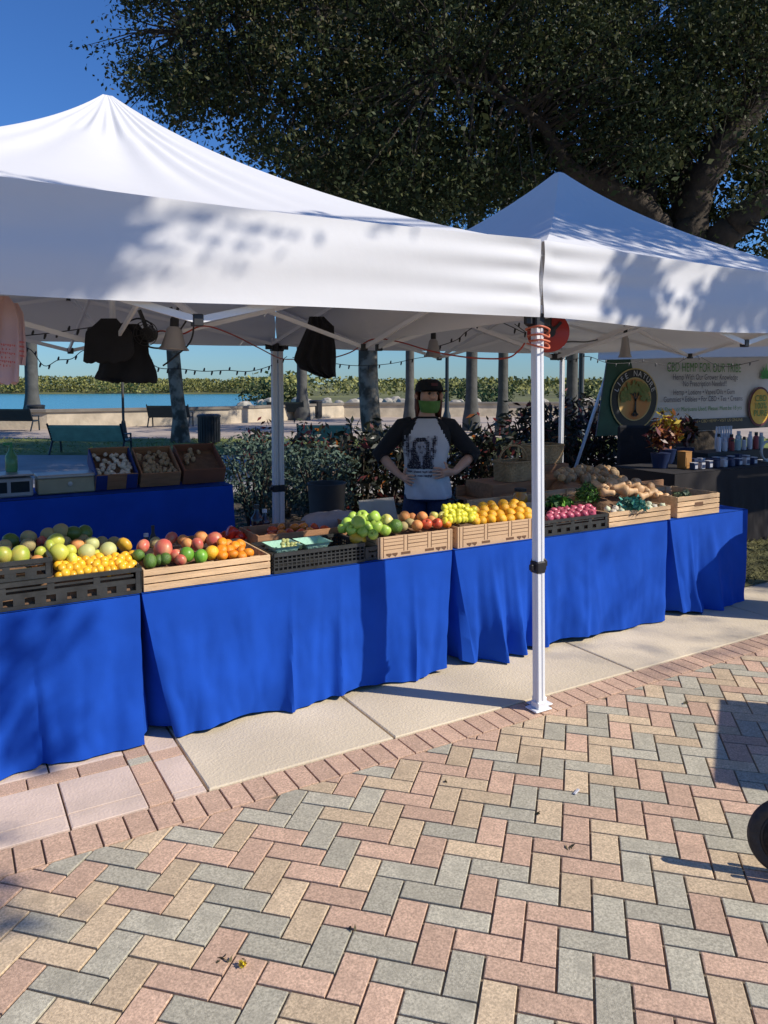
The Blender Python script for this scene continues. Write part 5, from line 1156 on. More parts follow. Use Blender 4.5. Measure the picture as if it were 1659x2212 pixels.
hung('apron', 4.15, [(700, 262, 300), (725, 246, 318), (765, 232, 322), (785, 215, 332), (800, 212, 338), (818, 203, 341), (826, 240, 338)], 'black gathered apron hanging below the square black bag', 'apron', M_blk, .05, .02, 26)
hung('apron', 5.1, [(684, 668, 700), (700, 664, 716), (706, 664, 722), (730, 652, 722), (758, 640, 726), (778, 634, 726), (800, 652, 725), (816, 700, 726)], 'black pleated apron hanging right of the inner leg', 'apron', M_blk, .05, .022, 40)
c = D(322, 722, 4.15); root = empty('motor_fan', c, 'small black clip fan above the black apron', 'fan')
mb = MB(); mb.lathe([(0, -.05), (.035, -.045), (.045, 0), (.035, .04), (0, .045)], c, 14, 0, M); obj('motor', mb, M_black, root, smooth=True)
mb = MB()
for r in (.03, .05, .066): mb.tube([c - ax * .06 + M @ Vector((r * math.cos(a), r * math.sin(a), 0)) for a in [2 * math.pi * i / 20 for i in range(21)]], .0025, 5, 0, False)
for i in range(8): a = i * math.pi / 4; mb.tube([c - ax * .06, c - ax * .06 + M @ Vector((.066 * math.cos(a), .066 * math.sin(a), 0))], .002, 5)
obj('grille', mb, M_black, root)
mb = MB(); mb.bar(c, c + Vector((-.05, 0, .13)), .018); obj('bracket', mb, M_black, root)
# plastic shopping bags at the left edge
M_pbag = mat('thin_plastic_bag', (0.62, 0.40, 0.36), .35, scale=7, var=.1, bump=.5, bscale=16, trans=.25)
M_pink = mat('red_print', (0.55, 0.10, 0.07), .5)
b = D(14, 646, 2.72); root = empty('shopping_bags', b - Vector((0, 0, .34)), 'bunch of pinkish plastic shopping bags with red print hanging at the left edge', 'shopping bags')
bag_a = hung('bag', 2.72, [(640, 0, 18), (655, -22, 30), (690, -40, 40), (740, -48, 42), (790, -48, 41), (828, -46, 40)], '', '', M_pbag, .03, .012, 24, root=root)
bag_b = hung('bag', 2.76, [(655, 20, 38), (676, 28, 50), (712, 30, 53), (760, 34, 56), (786, 38, 52)], '', '', M_pbag, .02, .008, 14, root=root)
mb = MB()
for k in range(6):
    y = 738 + k * 9; x0 = -30 + 5 * (k % 3); x1 = 34 - 7 * (k % 2); n = 14; P_ = [D(x0 + (x1 - x0) * i / n, y + (i / n) * 7, 2.655) for i in range(n + 1)]
    for i in range(0, n, 1 + k % 2): mb.add([P_[i], P_[i].lerp(P_[i + 1], .7), P_[i].lerp(P_[i + 1], .7) - Vector((0, 0, .0045 + .002 * (i % 3))), P_[i] - Vector((0, 0, .0045 + .002 * (i % 3)))], [(0, 1, 2, 3)])
obj('print', mb, M_pink, bag_a); mb = MB()
for k in range(4):
    P_ = [D(42 + 2.2 * i, 736 + k * 10 + i * .3, 2.715) for i in range(6)]
    for i in range(5): mb.add([P_[i], P_[i].lerp(P_[i + 1], .8), P_[i].lerp(P_[i + 1], .8) - Vector((0, 0, .007)), P_[i] - Vector((0, 0, .007))], [(0, 1, 2, 3)])
obj('print', mb, M_pink, bag_b)
# ================================================================== back table
BZ = .852
M_bluebox = mat('blue_card', (0.012, 0.03, 0.16), .7)
def tilted_crate(px0, px1, py_front, v, w, h, label, m, fill, side=None, n=60):
    p0, p1 = V(px0, py_front, v), V(px1, py_front, v); w = p1.x - p0.x; cx = (p0.x + p1.x) / 2
    root = empty('produce_box', (cx, v + .12, BZ), label, 'produce box', 'tilted produce boxes on the back table'); T = Matrix.Rotation(R(28), 3, 'X')
    P0 = Vector((cx, v, BZ + .01))
    def put(c, size, mi=0, mb=None): mb.box(P0 + T @ Vector(c), size, mi, T, .002)
    L = .36; t = .012
    mb = MB(); put((0, t / 2, h / 2), (w, t, h), 0, mb); obj('front_panel', mb, m, root)
    if side is not None:
        mb = MB(); put((-w * .36, -.003, h / 2), (w * .26, .004, h), 0, mb); obj('stripe', mb, side, root); mb = MB(); put((w * .36, -.003, h / 2), (w * .26, .004, h), 0, mb); obj('stripe', mb, side, root)
    for s in (-1, 1):
        mb = MB(); put((s * (w / 2 - t / 2), L / 2, h / 2 + .004), (t, L - t, h), 0, mb); obj('side_panel', mb, side or m, root)
    mb = MB(); put((0, L - t / 2, h / 2 + .01), (w, t, h), 0, mb); put((0, L / 2, .02), (w - 2 * t, L - 2 * t, .01), 0, mb); obj('back_panel', mb, m, root)
    mb = MB(); mb.box((cx, v + .28, BZ + .08), (w * .9, .03, .155)); obj('prop', mb, M_dkwood, root)
    for k in range(n):
        q = P0 + T @ Vector((random.uniform(-w / 2 + .03, w / 2 - .03), random.uniform(.03, L - .04), h * .62 + random.uniform(0, .03))); d = random.uniform(.03, .045)
        kind, lab, cat, grp = fill; fruit(kind, q, d, lab, cat, grp)
    mb = MB(); mb.box(P0 + T @ Vector((0, L / 2, h * .55)), (w - 2 * t - .004, L - 2 * t - .004, .012), 0, T); obj('liner', mb, M_liner, root)
tilted_crate(205, 296, 1050, 5.72, .33, .13, 'leftmost tilted produce box, with dark blue sides, full of garlic', M_dkwood, ('garlic_bulb', 'small garlic bulb in the blue sided produce box', 'garlic', 'garlic in the blue sided box'), M_bluebox, 56)
tilted_crate(302, 388, 1042, 5.72, .33, .12, 'middle tilted produce box of small brown potatoes', M_dkwood, ('potato', 'small potato in the middle tilted produce box', 'potato', 'potatoes in the middle tilted box'), None, 60)
tilted_crate(394, 484, 1036, 5.72, .33, .13, 'rightmost tilted produce box, reddish brown, nearly empty', mat('red_brown_card', (0.22, 0.085, 0.045), .8), ('potato', 'small root in the nearly empty reddish produce box', 'root', 'roots in the reddish box'), None, 10)
p0, p1 = V(82, 1070, 5.72), V(206, 1060, 5.72); cx = (p0.x + p1.x) / 2; root = empty('cash_box', (cx, 5.8, BZ), 'flat tan metal box between the scale and the tilted produce boxes', 'box')
M_tan = mat('tan_metal', (0.33, 0.30, 0.19), .5); mb = MB(); mb.box((cx, 5.82, BZ + .062), (p1.x - p0.x, .22, .11), 0, None, .008); obj('body', mb, M_tan, root)
mb = MB(); mb.box((cx, 5.82, BZ + .13), (p1.x - p0.x + .006, .226, .024), 0, None, .006); obj('lid', mb, M_alu, root); mb = MB(); mb.lathe([(.016, 0), (.016, .008), (0, .009)], (cx + .02, 5.706, BZ + .075), 12, 0, Matrix.Rotation(R(90), 3, 'X')); obj('lock', mb, M_alu, root)
p0, p1 = V(-30, 1080, 5.72), V(72, 1072, 5.72); cx = (p0.x + p1.x) / 2; w_ = p1.x - p0.x; root = empty('weighing_scale', (cx, 5.8, BZ), 'white market scale with dark displays at the left edge of the back table', 'scale')
mb = MB(); mb.box((cx, 5.82, BZ + .07), (w_, .24, .13), 0, None, .01); obj('body', mb, mat('scale_grey', (.30, .31, .32), .5), root); mb = MB(); mb.box((cx, 5.82, BZ + .155), (w_ * 1.04, .26, .014), 0, None, .005); obj('pan', mb, M_alu, root)
for s in (-.26, .22): mb = MB(); mb.box((cx + w_ * s, 5.699, BZ + .075), (w_ * .40, .004, .075), 0, None, .002); obj('display', mb, mat('display_glass', (.02, .028, .03), .15), root)
c = V(26, 1040, 5.9); root = empty('spray_bottle', (c.x, c.y, BZ + .165), 'green spray bottle standing on the scale at the left edge', 'bottle'); c = Vector((c.x, c.y, BZ + .163))
mb = MB(); mb.lathe([(0, 0), (.036, 0), (.04, .02), (.04, .11), (.018, .15), (.014, .17)], c, 16); obj('body', mb, mat('green_clear_plastic', (.12, .35, .17), .2, trans=.3), root, smooth=True)
mb = MB(); mb.box(c + Vector((0, 0, .185)), (.02, .02, .03)); mb.box(c + Vector((-.02, 0, .2)), (.06, .016, .02)); obj('nozzle', mb, mat('green_plastic', (.03, .25, .08), .4), root)
# ================================================================== the vendor
M_skin = mat('skin', (0.62, 0.35, 0.24), .55, scale=14, var=.1, bump=.08)
M_white = mat('white_jersey', (0.60, 0.60, 0.62), .9, scale=18, var=.04, bump=.2, bscale=22)
M_sleeve = mat('black_jersey', (0.012, 0.012, 0.015), .9, scale=18, var=.2, bump=.2, bscale=22)
M_jean = mat('denim', (0.018, 0.032, 0.085), .9, scale=60, var=.25, bump=.3, bscale=300)
M_mask = mat('green_mask', (0.10, 0.23, 0.05), .8, scale=30, var=.15)
M_hair = mat('brown_hair', (0.12, 0.035, 0.018), .6, scale=40, var=.35)
PO = D(918, 900, 5.55); PO = Vector((PO.x, PO.y, .004)); PR = Matrix.Rotation(R(YAW - 90), 3, 'Z')
pers = empty('person', PO, 'vendor with hands on hips in black cap, green mask and black-sleeved white T-shirt', 'person')
T_ = lambda x, y, z: PR @ Vector((x, y, z)) + PO
def pobj(name, mb, m, smooth='all', parent=None):
    mb.v = [tuple(T_(*p)) for p in mb.v]; return obj(name, mb, m, parent or pers, smooth=smooth)
def skin_body():
    J = []; E = []; Rr = []
    def add(p, r, par=None):
        J.append(p); Rr.append(r); i = len(J) - 1
        if par is not None: E.append((par, i))
        return i
    pel = add((.01, .02, .90), (.13, .10)); s1 = add((.01, .02, 1.04), (.125, .10), pel); ch = add((.01, .02, 1.2), (.14, .11), s1); ub = add((.01, .025, 1.32), (.10, .08), ch)
    nb = add((.01, .02, 1.385), .056, ub); nt_ = add((.018, .0, 1.45), .052, nb); jw = add((.026, -.02, 1.485), .066, nt_); hd = add((.028, -.012, 1.555), .083, jw); ht = add((.026, -.0, 1.615), .07, hd)
    no = add((.052, -.112, 1.535), .012, hd)
    for s in (-1, 1):
        sh = add((.01 + s * .165, .02, 1.325), .054, ub)
        if s < 0: el, wr, pa, tip = (-.335, .07, 1.105), (-.20, -.02, .965), (-.15, -.06, .935), [(-.115, -.095, .93), (-.085, -.105, .925)]
        else: el, wr, pa, tip = (.365, .06, 1.105), (.215, -.075, .985), (.145, -.115, .985), [(.10, -.128, .985), (.06, -.135, .98)]
        e = add(el, .043, sh); m_ = add(tuple((a + b) / 2 for a, b in zip(el, wr)), .039, e); w = add(wr, .027, m_); p = add(pa, (.034, .022), w)
        d = Vector(tip[0]) - Vector(pa); d.normalize(); up = Vector((0, 0, 1)); up -= d * up.dot(d); up.normalize(); n = d.cross(up)
        for k, (o, l) in enumerate(((.030, .066), (.010, .075), (-.010, .070), (-.029, .055))):
            b0 = Vector(pa) + d * .03 + up * o; f0 = add(tuple(b0), .0095, p); f1 = add(tuple(b0 + d * l * .5 + up * o * .25 - Vector((0, .004, 0))), .0085, f0); add(tuple(b0 + d * l + up * o * .3 + Vector((0, .008, 0))), .007, f1)
        tb = Vector(pa) - d * .012 + up * .032; t0 = add(tuple(tb), .011, p); t1 = add(tuple(tb + up * .03 + d * .008), .010, t0); add(tuple(tb + up * .05 + d * .025), .008, t1)
        hp = add((.01 + s * .085, .02, .84), .085, pel); kn = add((.01 + s * .095, .01, .47), .058, hp); an = add((.01 + s * .10, .03, .09), .038, kn); add((.01 + s * .115, -.10, .035), .034, an)
    me = bpy.data.meshes.new('body_skeleton'); me.from_pydata(J, E, []); o = bpy.data.objects.new('body_skeleton', me); COL.objects.link(o)
    sk_ = o.modifiers.new('skin', 'SKIN'); sk_.use_smooth_shade = True; sb = o.modifiers.new('sub', 'SUBSURF'); sb.levels = 2; sb.render_levels = 2
    for i, r in enumerate(Rr): me.skin_vertices[0].data[i].radius = r if isinstance(r, tuple) else (r, r); me.skin_vertices[0].data[i].use_root = i == 0
    dg = bpy.context.evaluated_depsgraph_get(); em = bpy.data.meshes.new_from_object(o.evaluated_get(dg))
    mb = MB(); mb.add([p.co[:] for p in em.vertices], [tuple(f.vertices) for f in em.polygons]); bpy.data.objects.remove(o); return mb
pobj('body', skin_body(), M_skin)
RING = [(.785, .025, .172, .125), (.80, .025, .178, .13), (.88, .02, .17, .13), (.97, .012, .160, .125), (1.06, .008, .158, .125), (1.16, .01, .175, .135), (1.25, .01, .190, .135), (1.315, .01, .182, .115), (1.355, .01, .135, .09), (1.385, .012, .082, .072), (1.392, .012, .074, .066)]
def ring_at(z):
    for a, b in zip(RING, RING[1:]):
        if z <= b[0]:
            f = (z - a[0]) / (b[0] - a[0]); f = max(0, f); return [a[i] + (b[i] - a[i]) * f for i in range(4)]
    return RING[-1]
def torso(a, z, pad=0):
    _, cx, rx, ry = ring_at(z); c, s = math.cos(a), math.sin(a); fold = .006 * math.sin(a * 5 + z * 17) * ss(1.2, .9, z) + .004 * math.sin(a * 11 + z * 30) * ss(1.15, .8, z)
    return (cx + (rx + pad + fold) * math.copysign(abs(c) ** .8, c), .02 + (ry + pad + fold) * math.copysign(abs(s) ** .8, s), z)
NZ, NA = 44, 64
mb = MB(); mb.grid(lambda s, t: torso(2 * math.pi * s, .785 + .607 * t), NA, NZ, 0, lambda s, t: 1 if (lambda z, x: abs(x - .01) > .062 + (1.39 - z) * .50 and z > 1.15 or z > 1.378)(.785 + .607 * t, torso(2 * math.pi * s, .785 + .607 * t)[0]) else 0)
shirt = pobj('shirt', mb, [M_white, M_sleeve])
for s, el, wr in ((-1, (-.335, .07, 1.105), (-.20, -.02, .965)), (1, (.365, .06, 1.105), (.215, -.075, .985))):
    e = Vector(el); w = Vector(wr); a = Vector((.01 + s * .10, .025, 1.33)); b = Vector((.01 + s * .175, .022, 1.31))
    mb = MB(); P_ = [a, b, b.lerp(e, .35), b.lerp(e, .72), e + Vector((s * .004, 0, -.005)), e.lerp(w, .16), e.lerp(w, .26)]
    mb.tube(P_, [.062, .072, .066, .06, .060, .058, .055], 18, 0, False); pobj('sleeve', mb, M_sleeve)
ART = ["....................", "-.+-..........-...+-", "-++-..-######-..-+#-", ".++..-########-..##+", "-++.-##+----+##-.##-", "-+#.-#+------+#-.#+-", "-##.-#+-++-+-##--#-.", ".+#-+##--+--+##-##-.", "-+#+###------+#++#+-", ".-#+###+-++--##+-#+.", "-++-###+----+##+-+-.", ".-+-+###+--+###+#+-.", "..--+####--+####+#..", "..-+#####--+####+-..", "..-#######-#####+-..", "..+#######-######-..", "..########+######+..", "..+##############+..", "....................", "..+++-++++-+++-+++..", "....................", "...++++-+++-+++++..."]
mb = MB(); X0, X1, Z1, Z0 = -.155, .085, 1.27, .955; nr, nc = len(ART), 20
def front(x, z, pad=.004):
    _, cx, rx, ry = ring_at(z); k = min(.98, abs((x - cx) / rx)); c = k ** (1 / .8); return (x, .02 - (ry + pad + .006) * math.sqrt(max(0, 1 - c * c)) ** .8, z)
rr = random.Random(9)
for i in range(nr):
    for j in range(nc):
        ch = ART[i][j]
        if ch == '.': continue
        xa, xb = X0 + (X1 - X0) * j / nc, X0 + (X1 - X0) * (j + 1) / nc; za, zb = Z1 - (Z1 - Z0) * i / nr, Z1 - (Z1 - Z0) * (i + 1) / nr
        q = lambda v: v + rr.uniform(-.003, .003)
        mb.add([front(q(xa), q(za)), front(q(xb), q(za)), front(q(xb), q(zb)), front(q(xa), q(zb))], [(0, 1, 2, 3)], {'#': 0, '+': 1, '-': 2}[ch])
pobj('shirt_print', mb, [mat('print_dark', (.025, .022, .035), .8), mat('print_grey', (.13, .125, .15), .8), mat('print_light', (.38, .37, .40), .8)], False, shirt)
mb = MB(); mb.tube([(.015, .02, .93), (.02, .02, .86), (.02, .02, .77)], [.106, .112, .118], 20)
mb.v = [(.02 + (x - .02) * 1.38, y, z) for x, y, z in mb.v]
for s in (-1, 1): mb.tube([(.012 + s * .075, .02, .80), (.01 + s * .09, .015, .65), (.01 + s * .097, .015, .47), (.01 + s * .10, .03, .08)], [.088, .092, .075, .065], 16)
pobj('jeans', mb, M_jean)
for s in (-1, 1):
    mb = MB(); mb.box((.01 + s * .11, -.03, .05), (.095, .26, .085), 0, None, .03); pobj('shoe', mb, M_black, False)
# cap, hair, mask, eyes
hc = Vector((.028, -.006, 1.572))
def dome(r, z0, z1, sy=1.08, k=.55):
    mb = MB(); mb.grid(lambda s, t: (hc.x + r * math.cos(2 * math.pi * s) * math.cos(t * 1.5) ** k, hc.y + r * sy * math.sin(2 * math.pi * s) * math.cos(t * 1.5) ** k, z0 + (z1 - z0) * math.sin(t * 1.5)), 32, 12); return mb
pobj('cap', dome(.104, 1.575, 1.668), M_sleeve)
mb = MB()
def brim(s, t):
    a = math.pi * (1.12 + .82 * s) + .32; r = .1 + .042 * t * math.sin(math.pi * s) ** .5; return (hc.x + .012 * t + r * math.cos(a), hc.y + r * 1.08 * math.sin(a), 1.588 - .012 * t + .012 * math.cos((s - .5) * 3) * t)
mb.grid(brim, 20, 5); mb.grid(lambda s, t: tuple(Vector(brim(s, t)) - Vector((0, 0, .006))), 20, 5); pobj('brim', mb, M_black)
mb = MB(); mb.box((hc.x + .034, hc.y - .106, 1.628), (.05, .004, .022), 0, Euler((-.3, 0, .32)), .001); pobj('cap_patch', mb, mat('cap_patch', (.10, .03, .035), .8), False)
mb = MB()
for k in range(34):
    a = .25 + (math.pi * 1.02) * k / 33 - .1; x, y = hc.x + .088 * math.cos(a), hc.y + .025 + .085 * math.sin(a); f = .7 + .3 * math.sin(k * 2.3)
    mb.tube([(x, y, 1.60), (x * 1.02, y + .01, 1.52), (x * 1.0 + .004 * math.sin(k), y + .012, 1.45), (x * .95 + .01 * math.sin(k * 1.7), y, 1.395 - .02 * f)], [.014, .016, .014, .005], 6)
pobj('hair', mb, M_hair)
mb = MB()
def mk(s, t):
    a = math.pi * (1.05 + .90 * s) + .32; z = 1.425 + .088 * t; bul = .012 * math.sin(math.pi * s) * math.sin(math.pi * min(1, t + .15)) + .018 * math.exp(-((s - .5) / .14) ** 2) * math.sin(math.pi * min(1, t * .8 + .2))
    r = .064 + .024 * t ** .6 + bul; return (hc.x - .002 + r * math.cos(a), hc.y - .012 + r * 1.12 * math.sin(a), z - .006 * math.sin(math.pi * s))
mb.grid(mk, 24, 10); pobj('face_mask', mb, M_mask)
for s in (-1, 1):
    mb = MB(); mb.lathe([(0, -.011), (.008, -.008), (.011, 0), (.008, .008), (0, .011)], (hc.x + .030 + s * .031, hc.y - .074 + .011 * s, 1.562), 10); pobj('eye', mb, mat('eye_dark', (.02, .015, .012), .3))
    mb = MB(); mb.lathe([(0, -.03), (.012, -.02), (.017, 0), (.014, .018), (0, .03)], (hc.x + s * .092, hc.y + .015, 1.54), 10); pobj('ear', mb, M_skin)
# ================================================================== shrubs behind the stall
M_sil = mat('silver_leaf', (0.085, 0.13, 0.10), .8, var=.25, island=.35); M_sil2 = mat('grey_green_leaf', (0.045, 0.08, 0.055), .8, var=.25, island=.35)
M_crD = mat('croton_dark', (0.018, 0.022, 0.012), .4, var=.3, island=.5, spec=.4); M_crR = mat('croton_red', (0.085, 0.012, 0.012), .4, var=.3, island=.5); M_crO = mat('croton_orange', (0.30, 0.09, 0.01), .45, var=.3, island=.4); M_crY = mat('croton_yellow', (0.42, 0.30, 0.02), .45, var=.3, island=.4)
def gp(px, Z, z=0): p = D(px, 900, Z); return Vector((p.x, p.y, z - .01))
bush('silver_shrub', gp(548, 8.5), .52, 1.10, 2600, .055, [M_sil, M_sil2], 'silver green shrub left of the inner tent leg', 'shrub', 'silver green shrubs', .45, .4)
bush('silver_shrub', gp(690, 8.6), .44, 1.0, 2200, .055, [M_sil, M_sil2], 'silver green shrub right of the inner tent leg', 'shrub', 'silver green shrubs', .45, .4)
bush('silver_shrub', gp(612, 9.2), .45, .95, 1500, .055, [M_sil, M_sil2], 'silver green shrub straight behind the inner tent leg', 'shrub', 'silver green shrubs', .45, .4)
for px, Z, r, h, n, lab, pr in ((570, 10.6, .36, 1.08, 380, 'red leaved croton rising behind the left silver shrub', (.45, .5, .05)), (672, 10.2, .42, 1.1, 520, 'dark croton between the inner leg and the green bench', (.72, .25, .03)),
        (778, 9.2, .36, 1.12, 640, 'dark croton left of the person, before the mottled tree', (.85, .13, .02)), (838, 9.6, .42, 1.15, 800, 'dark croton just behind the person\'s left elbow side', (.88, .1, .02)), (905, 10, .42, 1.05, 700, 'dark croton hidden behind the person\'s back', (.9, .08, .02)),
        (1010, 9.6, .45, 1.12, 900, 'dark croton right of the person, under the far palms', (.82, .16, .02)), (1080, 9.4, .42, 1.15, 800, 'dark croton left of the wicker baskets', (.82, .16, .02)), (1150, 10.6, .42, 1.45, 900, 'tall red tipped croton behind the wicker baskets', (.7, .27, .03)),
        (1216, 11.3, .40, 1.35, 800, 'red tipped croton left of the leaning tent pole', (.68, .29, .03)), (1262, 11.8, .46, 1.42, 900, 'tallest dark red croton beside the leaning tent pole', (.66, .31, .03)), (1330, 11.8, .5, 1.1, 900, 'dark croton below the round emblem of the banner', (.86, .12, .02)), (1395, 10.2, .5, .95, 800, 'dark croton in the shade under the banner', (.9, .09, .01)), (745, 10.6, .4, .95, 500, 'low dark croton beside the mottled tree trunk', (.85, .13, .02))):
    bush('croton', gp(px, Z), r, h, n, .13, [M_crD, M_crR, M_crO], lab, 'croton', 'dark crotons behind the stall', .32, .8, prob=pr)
M_pot = mat('grey_tub', (.05, .055, .06), .6); c = gp(705, 7.4); mb = MB(); mb.lathe([(0, 0), (.15, 0), (.19, .62), (.2, .64), (.18, .64), (.16, .06)], c + Vector((0, 0, .02)), 20); tag(obj('storage_tub', mb, M_pot, None, smooth=True), 'dark grey round tub behind the grey sack', 'tub')
# ================================================================== the next stall on the right
t3 = tent('third canopy tent with slanted legs on the far right, carrying the banner', 7.95, 3.15, 3.5, .3, None, .36, 4.42)
BV = 7.44; bn = lambda x, y: V(x, y, BV)
tl, bl, tr = bn(1311, 776), bn(1286, 944), bn(1659, 764)
LZ = lambda s, t: Vector((tl.x + (12.15 - tl.x) * s + (bl.x - tl.x) * (1 - t) * (1 - s), BV + .02 * math.sin(s * 9) * (1 - t) , .90 + 1.13 * t))
root = empty('banner', (10, BV, .9), 'large hemp stall banner with a round tree emblem, hung under the far right canopy', 'banner')
M_bw = mat('banner_white', (.60, .59, .62), .6, var=.03); M_bg = mat('banner_green', (.010, .065, .035), .6, var=.2); M_bk = mat('banner_black', (.012, .014, .018), .6); M_gold = mat('banner_gold', (.52, .40, .16), .6); M_org = mat('banner_orange', (.50, .16, .03), .6, col2=(.56, .36, .12), scale=3); M_txt = mat('banner_ink', (.06, .055, .10), .6); M_tg = mat('banner_text_green', (.05, .22, .04), .6); M_lf = mat('banner_leaf', (.10, .17, .03), .6, col2=(.25, .23, .06), scale=16)
mb = MB(); mb.grid(LZ, 30, 10); obj('sheet', mb, M_bw, root)
off = Vector((0, -.012, 0))
def flat(name, pts, m, k=1): mb = MB(); mb.add([Vector(p) + off * k for p in pts], [tuple(range(len(pts)))]); return obj(name, mb, m, root)
ec = bn(1366, 862); ew = abs(bn(1416, 862).x - ec.x); eh = abs(bn(1366, 795).z - ec.z)
flat('green_panel', [LZ(0, 1), LZ(0, 0), Vector((ec.x + .35, BV, .90)), Vector((ec.x + .2, BV, 1.2)), Vector((ec.x - .1, BV, 2.03))], M_bg, 1.6)
b0, b1 = bn(1400, 912), bn(1640, 900); flat('dark_band', [Vector((ec.x - .1, BV, b0.z + .02)), Vector((12.1, BV, b0.z + .02)), Vector((12.1, BV, .905)), Vector((ec.x - .1, BV, .905))], M_bk, 2.2)
ell = lambda kx, kz, n=40: [Vector((ec.x + ew * kx * math.cos(a), BV, ec.z + eh * kz * math.sin(a))) for a in [2 * math.pi * i / n for i in range(n)]]
def ring2(name, k0, k1, m, kk): 
    A, B_ = ell(k0, k0), ell(k1, k1); n = len(A); mb = MB(); mb.add([p + off * kk for p in A + B_], [(i, (i + 1) % n, n + (i + 1) % n, n + i) for i in range(n)]); return obj(name, mb, m, root)
ring2('emblem_rim', 1.0, .96, M_gold, 3.4); flat('emblem_disc', ell(.965, .965), M_bk, 3); ring2('emblem_ring', .70, .665, M_gold, 3.6); flat('emblem_field', ell(.67, .67), M_org, 3.4)
mb = MB()
def br(p, d, l, w, k):
    q = p + d * l; n = Vector((-d.z, 0, d.x)) * w; mb.add([p - n, p + n, q + n * .6, q - n * .6], [(0, 1, 2, 3)])
    if k:
        for a in (-.5, .1, .55): 
            c, s = math.cos(a), math.sin(a); br(q, Vector((d.x * c - d.z * s, 0, d.x * s + d.z * c)), l * .66, w * .6, k - 1)
base = Vector((ec.x, BV, ec.z - eh * .36)) + off * 4.6; br(base, Vector((.05, 0, 1)).normalized(), eh * .3, ew * .045, 3)
for a in (-2.3, -1.9, -1.3, -.9): br(base, Vector((math.cos(a), 0, math.sin(a))), eh * .13, ew * .03, 1)
obj('emblem_tree', mb, M_bk, root)
mb = MB(); rr = random.Random(4)
for k in range(170):
    a = rr.uniform(-.25, math.pi + .25); r = rr.uniform(.25, .62); p = Vector((ec.x + ew * r * math.cos(a), BV, ec.z + eh * (.05 + r * .85 * math.sin(a)))) + off * (5 + .004 * k); s = .035 * rr.uniform(.6, 1.2); b = rr.uniform(0, 3)
    mb.add([p + Vector((s * math.cos(b + i * 1.57), 0, s * (.6 if i % 2 else 1) * math.sin(b + i * 1.57))) for i in range(4)], [(0, 1, 2, 3)])
obj('emblem_foliage', mb, M_lf, root)
BM = lambda p: Matrix(((1, 0, 0, p.x), (0, 0, -1, BV + off.y * 2.6), (0, 1, 0, p.z), (0, 0, 0, 1)))
def line(name, txt, x0, x1, y, m, hpx, parent=None):
    a, b = bn(x0, y), bn(x1, y); c = bn((x0 + x1) / 2, y); c.x = (a.x + b.x) / 2; size = hpx * depth(c) / FPX * 1.45
    mb = MB(); text_mb(mb, txt, Matrix.Identity(4), size); xs = [p[0] for p in mb.v]; k = (b.x - a.x) / (max(xs) - min(xs)); M4 = BM(c)
    mb.v = [tuple(M4 @ Vector((p[0] * k, p[1], p[2]))) for p in mb.v]; return obj(name, mb, m, parent or root)
line('lettering', 'CBD HEMP FOR OUR TRIBE', 1437, 1597, 795, M_tg, 19)
line('lettering', 'Hemp With Our Grower Knowledge', 1450, 1590, 815, M_txt, 12); line('lettering', 'No Prescription Needed!!', 1472, 1566, 829, M_txt, 12)
line('lettering', 'Hemp \u2022 Lotions \u2022 Vapes/Oils \u2022 Gum', 1451, 1583, 847, M_txt, 11); line('lettering', 'Gummies \u2022 Edibles \u2022 For CBD \u2022 Tea \u2022 Creams', 1430, 1600, 862, M_txt, 11)
line('lettering', 'No Drugs or Marijuana Used, Please. Must be 18 yrs', 1418, 1598, 883, M_tg, 9)
mb = MB()
for ch_i, ch in enumerate('LIFE NATURE'):
    a = math.radians(158 - 136 * ch_i / 10); p = Vector((ec.x + ew * .82 * math.cos(a), BV, ec.z + eh * .82 * math.sin(a))); t_ = Matrix.Rotation(a - math.pi / 2, 4, 'Z')
    Mx = Matrix(((1, 0, 0, p.x), (0, 0, -1, BV + off.y * 4), (0, 1, 0, p.z), (0, 0, 0, 1))) @ t_
    if ch != ' ': text_mb(mb, ch, Mx, .115)
obj('emblem_lettering', mb, M_bw, root)
line('band_lettering', 'LIFENATURECBD', 1404, 1450, 918, M_gold, 7); line('band_lettering', 'LIFE NATURE \u2022 CBD HEMP \u2022 VISIT US ONLINE', 1462, 1600, 909, M_gold, 6.5)
oc = bn(1637, 878); ow = abs(bn(1658, 878).x - oc.x); oh = abs(bn(1637, 840).z - oc.z)
n_ = 32; flat('badge_rim', [Vector((oc.x + ow * 1.15 * math.cos(a), BV, oc.z + oh * 1.12 * math.sin(a))) for a in [2 * math.pi * i / n_ for i in range(n_)]], mat('badge_maroon', (.10, .012, .02), .6), 3)
flat('badge', [Vector((oc.x + ow * math.cos(a), BV, oc.z + oh * math.sin(a))) for a in [2 * math.pi * i / n_ for i in range(n_)]], mat('badge_yellow', (.60, .32, .02), .6, col2=(.66, .45, .06)), 3.6)
mb = MB()
for k, t in enumerate(('CBD', '100%', 'PURE')): text_mb(mb, t, Matrix(((1, 0, 0, oc.x), (0, 0, -1, BV + off.y * 4.4), (0, 1, 0, oc.z + .13 - .12 * k), (0, 0, 0, 1))), .14, sx=1.1)
obj('badge_lettering', mb, M_tg, root)
mb = MB(); hp_ = bn(1650, 818)
for k in range(7):
    a = math.radians(15 + 25 * k); d = Vector((math.cos(a), 0, math.sin(a))); n2 = Vector((-d.z, 0, d.x)); L_ = .26 - .03 * abs(k - 3); mb.add([hp_ + off * 2.8, hp_ + d * L_ * .5 + n2 * .03 + off * 2.8, hp_ + d * L_ + off * 2.8, hp_ + d * L_ * .5 - n2 * .03 + off * 2.8], [(0, 1, 2, 3)])
obj('leaf_motif', mb, mat('motif_green', (.05, .30, .06), .6), root)
M_bcl = mat('black_cloth', (0.016, 0.013, 0.014), .9, scale=5, var=.2)
